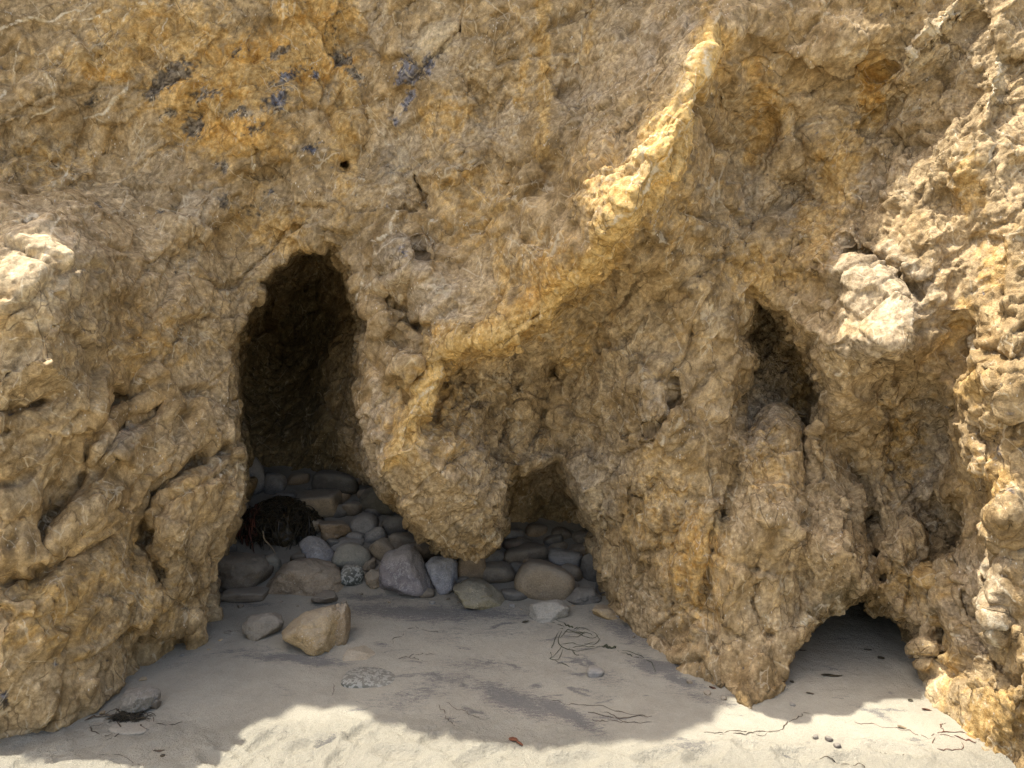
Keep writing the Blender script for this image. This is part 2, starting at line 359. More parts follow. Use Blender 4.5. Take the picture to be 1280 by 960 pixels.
# ------------------------------------------------------------------ pigment maps with some light and shade painted in, on the same grid
def blobs(lst):
    M = np.zeros(shape)
    for bx, by, rx, ry, rot, a in lst:
        c, s = math.cos(math.radians(rot)), math.sin(math.radians(rot))
        u = ((WX - bx) * c + (WY - by) * s) / rx; v = (-(WX - bx) * s + (WY - by) * c) / ry
        M = np.maximum(M, a * np.exp(-(u * u + v * v) ** 1.2 * .9))
    return M
def bands(lst):
    M = np.zeros(shape)
    for line, w, a in lst:
        d, _, _ = seg_dist(line, WX, WY, reach=int(w * 3))
        M = np.maximum(M, a * np.exp(-(d / w) ** 2))
    return M
OCH = np.maximum(blobs([(300,95,120,45,-12,1),(280,165,80,35,10,.9),(120,80,60,22,0,.75),(60,200,70,40,0,.45),(400,20,50,60,0,.9),(200,40,90,40,0,.7),(350,290,60,30,20,.6),(430,160,20,90,0,.7),
   (560,150,40,40,0,.5),(600,255,60,60,0,.45),(690,345,60,50,0,.6),(780,240,70,60,0,.6),(830,160,40,70,20,.5),(1090,110,24,50,5,.75),(1050,210,30,60,10,.7),(960,140,30,50,10,.6),(1020,290,30,40,0,.8),
   (950,340,50,30,0,.7),(1210,230,20,40,0,.7),(1240,330,26,40,0,.5),(1225,480,26,30,0,.5),(1230,600,30,40,0,.55),(1130,560,30,60,0,.5),(1150,730,40,30,0,.6),(1000,500,16,60,0,.5),(870,700,40,90,0,.5),
   (960,580,30,50,0,.5),(820,640,50,60,0,.35),(60,770,80,60,-30,.45),(150,700,60,40,-30,.35),(230,600,40,50,0,.3),(180,760,60,40,-30,.35),(720,430,40,40,0,.35),(1240,900,40,50,0,.7),(1180,830,20,60,0,.5),(180,430,70,40,-40,.4),(840,270,40,50,0,.35),(560,530,40,50,0,.4)]),
   bands([([(890,60),(845,160),(800,240),(745,325),(690,385),(625,420),(560,432),(530,480),(500,560)],26,1.0),([(678,-20),(680,80),(676,190)],9,.85),([(660,60),(650,130)],8,.5),([(745,-20),(735,60)],8,.5),([(620,300),(628,390)],12,.6),
   ([(940,90),(965,150),(940,200)],10,.7),([(880,20),(900,-20)],14,.5),([(1208,380),(1190,430)],14,.6),([(300,420),(250,440),(215,455)],8,.4)]))
dG, _, _ = seg_dist([(893,40),(880,95),(850,150),(800,228),(758,300),(735,340),(700,375),(650,405),(620,420),(575,428),(545,445),(525,490),(500,545),(488,575)], WX, WY, reach=80)
GOLD = np.exp(-(dG / (13 + 30 * np.exp(-((GX - 820) / 60) ** 2 - ((GY - 180) / 110) ** 2) + 12 * n2(40, 431, 3))) ** 2)
DRK = blobs([(212,96,34,16,-35,1),(195,108,12,18,20,1),(238,158,11,18,0,1),(262,118,26,9,-10,.8),(210,143,10,7,0,.9),(253,118,6,14,0,.9),(298,62,14,12,-40,.6),(350,65,20,7,-20,.9),(430,75,18,14,0,1),(447,98,16,9,40,.9),
   (420,30,14,50,0,.35),(282,212,6,12,0,.9),(270,208,10,7,0,.8),(355,100,26,12,-30,.8),(392,95,8,9,0,.9),(345,128,24,10,-30,.75),(300,140,18,8,0,.7),(322,160,16,10,0,.6),(385,185,16,5,-40,.8),(125,258,9,5,20,.9),(200,265,7,5,-40,.8),
   (278,250,8,14,0,.7),(315,262,14,8,0,.5),(115,125,6,14,35,.7),(335,238,8,6,0,.7),(0,880,12,12,0,.8),(275,288,5,4,0,.7),(545,70,8,5,0,.6)])
BLU = blobs([(510,92,16,22,25,1),(534,82,12,14,20,.9),(508,128,6,20,10,1),(497,155,4,8,0,1),(474,180,4,10,0,.5),(357,98,14,8,-30,.8),(392,96,6,8,0,1),(345,125,12,8,-20,.8),(335,238,5,5,0,.8),(385,186,14,4,-40,.8),
   (504,312,6,6,0,.8),(1249,562,4,8,0,1),(1262,586,4,5,0,1),(1268,618,3,5,0,.9),(1245,565,9,14,0,.5),(5,870,8,10,0,.6),(165,535,30,10,-20,.35)])
GRY = blobs([(540,60,50,34,-30,.8),(500,190,30,80,0,.6),(460,30,30,50,0,.7),(505,320,40,34,0,.9),(545,370,40,34,0,.7),(1100,360,70,50,20,1),(1090,440,60,24,0,.6),(1155,570,30,80,0,.9),(940,150,20,16,0,.9),(935,240,24,24,0,.7),
   (1230,740,40,60,0,.8),(1225,800,26,26,0,.9),(1220,560,20,50,0,.4),(60,330,80,60,0,.5),(30,560,40,40,0,.4),(150,550,40,14,-20,.8),(740,600,40,60,0,.8),(690,600,40,40,0,.6),(590,590,60,60,0,.35),(470,540,20,60,0,.8),(470,600,20,20,0,.8),
   (720,130,60,60,0,.45),(820,60,60,50,0,.5),(600,160,60,50,0,.4),(250,255,40,30,0,.6),(950,520,26,40,0,.9),(870,30,30,30,0,.5),(1240,640,30,30,0,.3),(820,510,50,60,0,.35),(1090,230,60,30,0,.4),(500,330,60,40,0,.5),(1000,260,50,60,0,.4)])
PAL = blobs([(40,340,110,90,0,.55),(60,440,90,50,0,.45),(60,560,120,90,0,.30),(220,600,60,80,0,.2),(540,50,26,44,30,.7),(500,200,14,40,10,.6),(600,60,40,30,0,.3),(850,90,30,70,20,.5),(800,200,30,40,30,.5),(880,60,20,40,0,.3),(500,560,20,40,10,.5),(1100,370,60,40,20,.4),(1185,40,10,60,45,.9),(1250,100,8,50,10,.8),(890,400,24,50,0,.5),(740,640,30,60,0,.5),(1170,850,12,50,0,.6),(1062,75,50,26,-10,.5)])  # chalky pale patches; those on the left boulder also paint in sunlit brightness
ORG = blobs([(320,60,60,24,-10,.8),(265,110,70,20,0,.8),(290,165,60,22,0,.9),(680,370,50,20,-35,.9),(620,420,50,16,0,.7),(130,95,30,12,0,.8),(395,90,60,20,-10,.8),(1090,110,20,30,0,.8),(545,410,10,10,0,.5),(700,340,50,40,0,.5),(865,700,40,80,0,.5),(400,20,40,40,0,.5)])
ALG_SHADE = np.maximum(blobs([(350,520,70,160,0,.9),(900,655,26,20,0,.8),(470,620,30,30,0,.7),(740,740,20,40,0,.6),(1050,750,60,14,-20,.8),(690,640,50,40,0,.7),(1180,790,20,60,0,.5),(560,660,60,40,0,.5),(245,730,20,50,0,.4)]), sstep(10, 60, np.maximum(sdc, sd2)))  # algae tone, plus cave darkness painted in further inside the mouths

VEINS = [  # polyline, width px
 ([(0,45),(25,27),(60,24),(95,12),(115,3)],2.6),([(60,27),(110,25),(150,10)],2.0),([(0,100),(15,92),(28,55),(33,48)],2),([(170,8),(160,30),(155,50)],1.8),([(165,8),(215,8),(235,0)],1.6),([(215,10),(200,45),(195,60)],1.4),
 ([(355,-5),(355,20),(350,38)],2.2),([(313,40),(305,52)],2),([(292,17),(293,30)],1.6),([(0,130),(8,112)],3),([(25,172),(40,150),(68,135),(68,108),(60,98)],2.6),([(100,150),(130,142),(155,115),(158,98)],2.6),([(160,185),(175,165),(185,150)],1.8),
 ([(0,180),(20,165)],2),([(10,245),(8,225),(20,210),(30,242),(10,250)],1.6),([(70,240),(80,220),(90,200)],1.8),([(215,262),(232,248)],2),([(310,225),(320,195)],1.4),([(375,200),(380,190)],2),([(335,258),(336,245)],1.6),
 ([(0,268),(45,262),(70,275),(60,300),(55,325),(40,372)],2.4),([(70,275),(95,285),(85,310)],1.8),([(0,385),(35,372),(60,378)],2),([(30,335),(28,370),(35,375)],2),([(50,320),(60,350),(40,372)],1.6),([(0,300),(30,300),(60,300)],1.8),([(0,422),(40,420),(70,412)],2.2),
 ([(38,375),(38,405)],1.4),([(0,440),(25,445),(20,470)],1.6),([(245,375),(248,400),(255,380)],1.8),([(258,415),(270,395)],2),([(280,350),(285,380)],1.6),([(230,415),(222,432),(215,450)],1.5),([(262,455),(265,480),(278,500),(278,520)],1.4),([(248,560),(252,540)],1.4),
 ([(265,567),(272,580),(276,605)],2.6),([(262,572),(285,566)],1.8),([(298,560),(300,585),(292,640)],1.5),([(170,490),(180,470),(200,455)],1.2),([(120,460),(135,440),(170,405)],1.3),([(50,500),(70,470)],1.3),([(40,540),(25,570),(20,590)],1.2),([(75,630),(90,590),(82,570)],1.3),
 ([(150,640),(165,610)],1.2),([(12,850),(10,830),(18,820)],2.2),([(30,845),(35,830)],1.6),([(100,775),(98,760)],1.2),([(220,670),(245,690)],1.2),([(262,760),(265,745)],1.8),
 ([(460,310),(485,290),(504,262)],2.2),([(460,325),(490,300),(520,288),(540,276)],2.0),([(535,277),(560,278)],1.6),([(457,330),(450,370),(455,385)],1.6),([(700,55),(696,30),(705,-5)],1.4),([(730,0),(728,40),(722,75),(712,85)],2.0),([(705,-5),(700,20)],1.4),([(440,30),(455,5)],2.5),
 ([(645,165),(637,180)],1.5),([(672,140),(668,150)],1.5),([(565,550),(560,580),(540,600)],1.6),([(597,635),(590,632)],2.4),([(592,638),(600,620)],2.2),([(500,560),(510,520),(535,480),(560,445)],1.8),([(475,555),(470,580)],2.2),([(520,500),(540,515),(555,500)],1.2),
 ([(452,520),(450,535)],2.2),([(448,345),(470,360),(500,365)],1.4),([(620,250),(630,240)],1.6),([(780,250),(800,200),(830,160)],2.6),([(745,290),(800,250),(850,170),(885,90)],2.6),([(885,60),(878,100),(862,150)],3.2),([(790,190),(830,150)],3),([(868,75),(840,120)],2.2),
 ([(835,340),(838,320)],1.6),([(885,420),(880,390),(895,380),(888,410)],1.8),([(1130,90),(1160,50),(1185,20),(1220,-5)],3.5),([(1255,60),(1248,100),(1232,140)],3.2),([(1240,175),(1228,215)],2.2),([(1205,400),(1195,350),(1240,345)],1.8),([(1215,460),(1205,420),(1225,380)],1.6),
 ([(1060,400),(1085,380),(1110,375)],1.4),([(1110,335),(1090,350),(1075,340)],1.2),([(1140,590),(1155,610),(1160,630)],1.8),([(1173,835),(1176,870)],2.6),([(1106,722),(1112,730)],2.6),([(1040,690),(1045,700)],3),([(1130,708),(1145,710)],2.2),([(990,785),(1010,770),(1045,757),(1053,742)],2.4),
 ([(1153,845),(1158,862),(1175,868)],2.4),([(1190,770),(1210,810),(1218,850)],2.2),([(1230,740),(1250,790),(1262,830)],2.4),([(1250,720),(1280,760)],2.4),([(1215,700),(1205,740)],2),([(1228,700),(1226,730)],3),([(745,640),(752,660),(748,680)],1.6),([(722,600),(728,612)],1.8),([(765,705),(770,730)],1.6),
 ([(735,585),(738,600)],2),([(820,650),(830,690)],1.2),([(900,800),(915,770)],1.2),([(876,840),(880,825)],1.4),([(1075,430),(1050,452)],1.4),([(660,380),(670,360)],1.2),([(620,310),(650,330)],1.2),
]
VD = np.full(shape, 60.0)
VDX = GX + 5 * n2(26, 71, 2) + 1.5 * n2(8, 73, 2); VDY = GY + 5 * n2(26, 81, 2) + 1.5 * n2(8, 83, 2)
for line, w in VEINS:
    d, _, par = seg_dist(line, VDX, VDY, reach=60)
    taper = 0.35 + 0.65 * np.sqrt(np.clip(4 * par * (1 - par), 0, 1))
    VD = np.minimum(VD, d / (w * .46 * taper))
D -= 0.006 * np.exp(-VD ** 2 * .3)

# large soft irregularity
D += 0.05 * n2(170, 91, 3) + 0.03 * n2(60, 95, 3)

# ------------------------------------------------------------------ solid and remesh
def make_mesh(name, V, quads=None, tris=None):
    me = bpy.data.meshes.new(name)
    V = np.asarray(V, np.float32)
    me.vertices.add(len(V)); me.vertices.foreach_set('co', V.ravel())
    li, tot = [], []
    if quads is not None and len(quads): li.append(np.asarray(quads, np.int32).ravel()); tot.append(np.full(len(quads), 4, np.int32))
    if tris is not None and len(tris): li.append(np.asarray(tris, np.int32).ravel()); tot.append(np.full(len(tris), 3, np.int32))
    li = np.concatenate(li); tot = np.concatenate(tot)
    me.loops.add(len(li)); me.loops.foreach_set('vertex_index', li)
    me.polygons.add(len(tot)); me.polygons.foreach_set('loop_start', np.concatenate([[0], np.cumsum(tot)[:-1]]).astype(np.int32))
    me.update(calc_edges=True); me.validate()
    me.polygons.foreach_set('use_smooth', np.ones(len(me.polygons), bool))
    return me

def link(name, me, mat=None, parent=None):
    o = bpy.data.objects.new(name, me); C.objects.link(o)
    if mat is not None: me.materials.append(mat)
    if parent is not None: o.parent = parent
    return o

def grid_quads(ny, nx, off=0):
    idx = np.arange(ny * nx).reshape(ny, nx) + off
    return np.stack([idx[:-1, :-1].ravel(), idx[:-1, 1:].ravel(), idx[1:, 1:].ravel(), idx[1:, :-1].ravel()], 1)

ny, nx = shape
P = np.stack([(GX - 640) / F * D, D, CAMZ - (GY - 480) / F * D], -1).reshape(-1, 3)
quads = grid_quads(ny, nx)
idx = np.arange(ny * nx).reshape(ny, nx)
loop = np.concatenate([idx[0, :], idx[1:, -1], idx[-1, -2::-1], idx[-2:0:-1, 0]])
B = P[loop].copy(); B[:, 1] = 8.5
nb = len(loop); off = len(P)
V = np.concatenate([P, B, [[0, 8.5, 2]]])
nxt = np.roll(np.arange(nb), -1)
side = np.stack([loop[nxt], loop, off + np.arange(nb), off + nxt], 1)
cap = np.stack([off + nxt, off + np.arange(nb), np.full(nb, off + nb)], 1)

# the brow of the cliff above the picture: its front edge follows the line where its shadow ends on the sand
SH = [(-420,940),(-60,925),(0,922),(30,928),(60,950),(140,958),(200,940),(250,930),(300,905),(355,884),(440,892),(520,912),(580,928),(640,938),(760,936),(850,930),(885,905),(905,880),(925,862),(960,852),(1010,864),(1060,870),(1120,870),(1180,862),(1240,835),(1400,815),(1900,810)]
ZB = 5.3
bp = []
for px, py in SH:
    h = hit(px, py)
    bp.append((h[0] + SUN[0] * (ZB - h[2]), h[1] + SUN[1] * (ZB - h[2])))
bp = np.array(bp)
xs = np.arange(-5.6, 4.6, 0.04)
ys = np.interp(xs, bp[:, 0], bp[:, 1])
q = np.stack([xs * 3, np.zeros_like(xs), np.zeros_like(xs)], 1)
ys = ys + 0.05 * fbm(q, 5, 3)
# profile of the brow: from under the edge, round the edge, back over the top
prof = [(1.7, -0.75), (1.0, -0.45), (0.35, -0.16), (0.05, -0.03), (0.0, 0.0), (0.06, 0.12), (0.25, 0.5), (0.7, 1.1), (1.6, 1.7), (3.0, 2.1)]
rows = [np.stack([xs, ys + a, np.full_like(xs, ZB + b)], 1) for a, b in prof]
rows.append(np.stack([xs, np.full_like(xs, 8.4), np.full_like(xs, ZB + 2.2)], 1))
rows.append(np.stack([xs, np.full_like(xs, 8.4), np.full_like(xs, ZB - 0.8)], 1))
BR = np.stack(rows)                                   # closed tube of rows
nr, nc = BR.shape[:2]
o2 = len(V)
bi = np.arange(nr * nc).reshape(nr, nc) + o2
bi2 = np.vstack([bi, bi[:1]])
bq = np.stack([bi2[:-1, :-1].ravel(), bi2[1:, :-1].ravel(), bi2[1:, 1:].ravel(), bi2[:-1, 1:].ravel()], 1)
V = np.concatenate([V, BR.reshape(-1, 3), [BR[:, 0].mean(0)], [BR[:, -1].mean(0)]])
c0, c1 = len(V) - 2, len(V) - 1
ends = []
for r in range(nr):
    r2 = (r + 1) % nr
    ends.append((bi[r, 0], c0, bi[r2, 0])); ends.append((bi[r, -1], bi[r2, -1], c1))
tmp = make_mesh('tmp', V, np.concatenate([quads[:, ::-1], side[:, ::-1], bq[:, ::-1]]), np.concatenate([cap[:, ::-1], np.array(ends)]))
to = bpy.data.objects.new('tmp', tmp); C.objects.link(to)
md = to.modifiers.new('r', 'REMESH'); md.mode = 'VOXEL'; md.voxel_size = 0.0088; md.adaptivity = 0
dg = bpy.context.evaluated_depsgraph_get()
em = to.evaluated_get(dg).to_mesh()
nv = len(em.vertices); V = np.empty(nv * 3, np.float32); em.vertices.foreach_get('co', V); V = V.reshape(-1, 3)
nf = len(em.polygons); L = np.empty(len(em.loops), np.int32); em.loops.foreach_get('vertex_index', L)
assert len(L) == nf * 4, (len(L), nf)
Q = L.reshape(-1, 4)
to.evaluated_get(dg).to_mesh_clear(); bpy.data.objects.remove(to); bpy.data.meshes.remove(tmp)
cen = V[Q].mean(1)
keep = (cen[:, 1] < 7.6) & (cen[:, 2] > -0.25) & (cen[:, 0] > -4.9) & (cen[:, 0] < 4.3) & ~((cen[:, 2] > ZB + 0.9))
Q = Q[keep]
used = np.unique(Q); remap = np.full(nv, -1, np.int32); remap[used] = np.arange(len(used)); V = V[used].astype(np.float64); Q = remap[Q]
print('cliff verts', len(V))

def normals(V, Q):
    a = V[Q[:, 2]] - V[Q[:, 0]]; b = V[Q[:, 3]] - V[Q[:, 1]]
    n = np.cross(a, b)
    N = np.zeros_like(V)
    for k in range(4):
        for c in range(3):
            N[:, c] += np.bincount(Q[:, k], n[:, c], len(V))
    return N / (np.linalg.norm(N, axis=1)[:, None] + 1e-12)

N = normals(V, Q)
def smoothN(N, it=3):
    for _ in range(it):
        fc = N[Q].mean(1); M = np.zeros_like(N)
        for k in range(4):
            for c in range(3): M[:, c] += np.bincount(Q[:, k], fc[:, c], len(V))
        N = M / (np.linalg.norm(M, axis=1)[:, None] + 1e-12)
    return N
N = smoothN(N, 2)
# place of each vertex on the sculpt grid (for its pigments)
VPX = 640 + F * V[:, 0] / V[:, 1]; VPY = 480 - F * (V[:, 2] - CAMZ) / V[:, 1]
def samp(M): return bil(M, gx[0], gy[0], ST, VPX, VPY)
def smap(fn): return fn

# stretched bedding directions, by region
def rotzx(Pn, deg):   # rotate in the face plane (x right, z up)
    c, s = math.cos(math.radians(deg)), math.sin(math.radians(deg))
    return np.stack([Pn[:, 0] * c + Pn[:, 2] * s, Pn[:, 1], -Pn[:, 0] * s + Pn[:, 2] * c], 1)
wdiag = sstep(420, 280, VPX) * sstep(380, 520, VPY)            # lower left: bedding climbs to the right
wvert = sstep(640, 760, VPX) * sstep(540, 640, VPY)            # lower middle: upright splintery rock
wiso = np.clip(1 - wdiag - wvert, 0, 1)
warp = np.stack([fbm(V * 2.2 + k * 9.1, 100 + k, 3) for k in range(3)], 1)
Vw = V + 0.05 * warp
def aniso(scale, s, fn):
    out = wiso * fn(rotzx(Vw, 42) * np.array([0.66, 1, 1.15]) * scale, s)
    pd = rotzx(Vw, 52) * np.array([0.36, 1, 1.25]) * scale
    pv = Vw * np.array([1.25, 1, 0.40]) * scale
    out = out + wdiag * fn(pd, s + 1) + wvert * fn(pv, s + 2)
    return out
crumb = np.clip(0.52 + 2.0 * fbm(V * 1.0, 433, 3) + 0.45 * sstep(1000, 1150, VPX) + .25 * wvert - .40 * wdiag - .45 * samp(blobs([(60,380,120,130,0,1),(1100,375,80,60,20,.4),(250,640,60,70,0,.8),(570,330,60,70,0,.5),(790,240,70,90,30,.6)])), .06, 1.6)
disp = 0.018 * fbm(Vw * 1.6, 120, 3)
h, f1, f21, cid = facet(Vw * 3.1, 130); disp += 0.045 * h + 0.026 * (cid - .5); hb, _, fb, cb_ = facet(rotzx(Vw, 46) * np.array([1.15, 2, 2.5]), 137); disp += (1 - samp(blobs([(40,655,90,70,0,1)]))) * (0.050 * hb + 0.024 * (cb_ - .5) - .02 * np.exp(-(fb / .035) ** 2)); disp -= 0.008 * np.exp(-(f21 / .05) ** 2)
rough = 0.42 + 0.70 * crumb
rough = rough * (1 - 0.35 * wdiag)
disp += 0.024 * aniso(4.6, 155, lambda p, s: facet(p, s)[0] * 1.3 + facet(p, s)[3] - .5)
rough = rough * (1 - 0.45 * samp(blobs([(1105,370,80,60,20,1),(60,560,140,90,-40,.6),(1155,560,30,90,0,.8)])))
def f2(Pn, s):
    h, f1, f21, cid = facet(Pn, s)
    return h * 1.15 + 1.0 * (cid - .5) - 0.40 * np.exp(-(f21 / .05) ** 2)
disp += 0.019 * rough * aniso(8.5, 150, f2)
def relax(a, it):
    cnt = sum(np.bincount(Q[:, k], minlength=len(V)) for k in range(4))
    for _ in range(it):
        fc = a[Q].mean(1); a = sum(np.bincount(Q[:, k], fc, len(V)) for k in range(4)) / np.maximum(cnt, 1)
    return a
V += N * (.5 * disp + .5 * relax(disp, 1))[:, None]
N = smoothN(normals(V, Q), 1)
warp2 = np.stack([perlin(V * 9 + k * 5.7, 170 + k) for k in range(3)], 1)
Vw = V + 0.009 * warp2
disp = 0.0088 * rough * aniso(20, 180, f2)
disp += 0.0015 * rough * aniso(12, 190, lambda p, s: fbm(p, s, 3, ridged=True) - .3)
disp += 0.0016 * rough * aniso(43, 200, f2)
V += N * disp[:, None]

cliff_me = make_mesh('cliff', V, Q)
def attr(me, name, r, g, b, a):
    A = me.color_attributes.new(name, 'FLOAT_COLOR', 'POINT')
    A.data.foreach_set('color', np.stack([r, g, b, a], 1).astype(np.float32).ravel())
def rg(v, a, b): return sstep(a, b, v) if b > a else 1 - sstep(b, a, v)
def mx(f, a, b):
    a = np.asarray(a, float); b = np.asarray(b, float)
    if a.ndim == 1: a = a[None]
    if b.ndim == 1: b = b[None]
    f = np.asarray(f)[:, None]
    return a * (1 - f) + b * f
och, drk, blu, gry, pal, org, alg_shade = [samp(M) for M in (OCH, DRK, BLU, GRY, PAL, ORG, ALG_SHADE)]
W7 = V + 0.05 * np.stack([fbm(V * 7 + k * 3.3, 400 + k, 3) for k in range(3)], 1)
def nz(sc, s, o, g, P_=None): return 0.5 + 0.62 * fbm((V if P_ is None else P_) * sc, s, o, g)
n1 = nz(1.7, 410, 4, .62); m2 = nz(9, 411, 4, .68, W7); m3 = nz(38, 412, 3, .72, W7); m5 = nz(17, 413, 4, .74, W7); dn = nz(28, 414, 3, .8)
lo, hi = .30, .70
col = mx(rg(m2, .30, .70), (.235, .165, .080), (.455, .345, .195))
col = mx(rg(n1, .42, .60), col, mx(rg(m3, lo, hi), (.275, .205, .115), (.49, .385, .235)))
col = mx(.85 * rg(gry + .9 * m2, .62, 1.05), col, mx(rg(m3, lo, hi), (.27, .215, .140), (.49, .410, .295)))
col = mx(.82 * rg(och + 1.5 * m5, .92, 1.36), col, mx(rg(m3, lo, hi), (.36, .220, .070), (.60, .43, .19)))
col = mx(.75 * rg(org + 1.5 * dn, 1.10, 1.48), col, mx(rg(m3, lo, hi), (.38, .20, .045), (.60, .38, .12)))
gold = samp(GOLD)
col = mx(.80 * rg(gold + .9 * m5, .62, 1.15), col, mx(rg(m3, lo, hi), (.46, .30, .10), (.70, .52, .24)))
col = mx(.62 * rg(pal + 1.4 * m5, .95, 1.45), col, (.62, .52, .35))
col = mx(.88 * rg(drk + 1.7 * (1 - dn), 1.26, 1.52), col, mx(rg(m3, .35, .62), (.028, .028, .030), (.20, .18, .15)))
col = mx(.85 * rg(blu + 1.7 * (1 - dn), 1.34, 1.60), col, mx(rg(m3, .38, .62), (.035, .040, .062), (.20, .215, .28)))
col = mx(.75 * rg(alg_shade + .6 * m2, .6, 1.2), col, mx(rg(m3, lo, hi), (.055, .048, .024), (.16, .13, .07)))
col = mx(.75 * np.exp(-samp(CD) ** 2 * 1.6), col, (.085, .058, .032))  # crack interiors painted dark, standing for the shade inside them
# plate to plate variation of the broken rock
_, _, _, ci = facet(rotzx(W7, 45) * np.array([6, 9, 12]), 420)
col = col * (0.84 + 0.32 * ci)[:, None] * np.array([1.02, .985, .92])
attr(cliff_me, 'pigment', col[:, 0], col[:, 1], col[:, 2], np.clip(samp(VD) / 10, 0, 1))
attr(cliff_me, 'masks', rg(nz(4.1, 421, 4, .65), .52, .60), rg(nz(8.1, 422, 3, .65), .56, .63), rg(nz(5.5, 423, 3, .65), .54, .64), rg(nz(5, 424, 3, .6), .56, .64))
attr(cliff_me, 'crumb', crumb / 2, crumb, crumb, crumb)

# ------------------------------------------------------------------ materials
class Nt:
    def __init__(s, name):
        s.m = bpy.data.materials.new(name); s.m.use_nodes = True
        s.t = s.m.node_tree; s.n = s.t.nodes; s.b = s.n['Principled BSDF']
        s.co = s.n.new('ShaderNodeTexCoord')
        s.obj = s.co.outputs['Object']
    def new(s, ty, **k):
        x = s.n.new(ty)
        for a, v in k.items(): setattr(x, a, v)
        return x
    def put(s, sock, v):
        if isinstance(v, bpy.types.NodeSocket): s.t.links.new(v, sock)
        elif v is not None:
            if hasattr(sock.default_value, '__len__') and not hasattr(v, '__len__'): v = (v,) * len(sock.default_value)
            if hasattr(sock.default_value, '__len__') and len(sock.default_value) == 4 and len(v) == 3: v = (*v, 1)
            sock.default_value = v
    def noise(s, scale, detail=5, rough=.55, vec=None, dist=0, col=False):
        x = s.new('ShaderNodeTexNoise'); s.put(x.inputs['Vector'], vec or s.obj)
        s.put(x.inputs['Scale'], scale); s.put(x.inputs['Detail'], detail); s.put(x.inputs['Roughness'], rough); s.put(x.inputs['Distortion'], dist)
        return x.outputs['Color' if col else 'Fac']
    def vor(s, scale, feat='F1', vec=None, out='Distance', rnd=1):
        x = s.new('ShaderNodeTexVoronoi', feature=feat); s.put(x.inputs['Vector'], vec or s.obj); s.put(x.inputs['Scale'], scale); s.put(x.inputs['Randomness'], rnd)
        return x.outputs[out]
    def math(s, op, a, b=0., c=None, clamp=False):
        x = s.new('ShaderNodeMath', operation=op); x.use_clamp = clamp
        s.put(x.inputs[0], a); s.put(x.inputs[1], b)
        if c is not None: s.put(x.inputs[2], c)
        return x.outputs[0]
    def rng(s, v, a, b, c=0., d=1., smooth=True):
        x = s.new('ShaderNodeMapRange'); x.interpolation_type = 'SMOOTHSTEP' if smooth else 'LINEAR'
        for i, q in enumerate((v, a, b, c, d)): s.put(x.inputs[i], q)
        return x.outputs[0]
    def mix(s, f, a, b, mode='MIX'):
        x = s.new('ShaderNodeMix', data_type='RGBA', blend_type=mode)
        s.put(x.inputs[0], f); s.put(x.inputs[6], a); s.put(x.inputs[7], b)
        return x.outputs[2]
    def mapping(s, rot=(0, 0, 0), scale=(1, 1, 1), vec=None):
        x = s.new('ShaderNodeMapping'); s.put(x.inputs[0], vec or s.obj); x.inputs['Rotation'].default_value = rot; x.inputs['Scale'].default_value = scale
        return x.outputs[0]
    def vadd(s, a, b, k):
        x = s.new('ShaderNodeVectorMath', operation='MULTIPLY_ADD'); s.put(x.inputs[0], b); x.inputs[1].default_value = (k, k, k); s.put(x.inputs[2], a)
        return x.outputs[0]
    def bump(s, h, dist, strength=1., prev=None):
        x = s.new('ShaderNodeBump'); s.put(x.inputs['Height'], h); x.inputs['Distance'].default_value = dist; x.inputs['Strength'].default_value = strength
        if prev is not None: s.put(x.inputs['Normal'], prev)
        return x.outputs[0]
    def heights(s, *hs):
        tot = None
        for h, k in hs:
            x = s.math('MULTIPLY', h, k); tot = x if tot is None else s.math('ADD', tot, x)
        return s.bump(tot, 1.0)
    def attr(s, name):
        x = s.new('ShaderNodeVertexColor', layer_name=name)
        sp = s.new('ShaderNodeSeparateColor'); s.t.links.new(x.outputs['Color'], sp.inputs[0])
        return sp.outputs[0], sp.outputs[1], sp.outputs[2], x.outputs['Alpha']
    def done(s, col, rough, nrm=None, spec=.3):
        s.put(s.b.inputs['Base Color'], col); s.put(s.b.inputs['Roughness'], rough)
        if nrm is not None: s.put(s.b.inputs['Normal'], nrm)
        s.b.inputs['Specular IOR Level'].default_value = spec
        return s.m

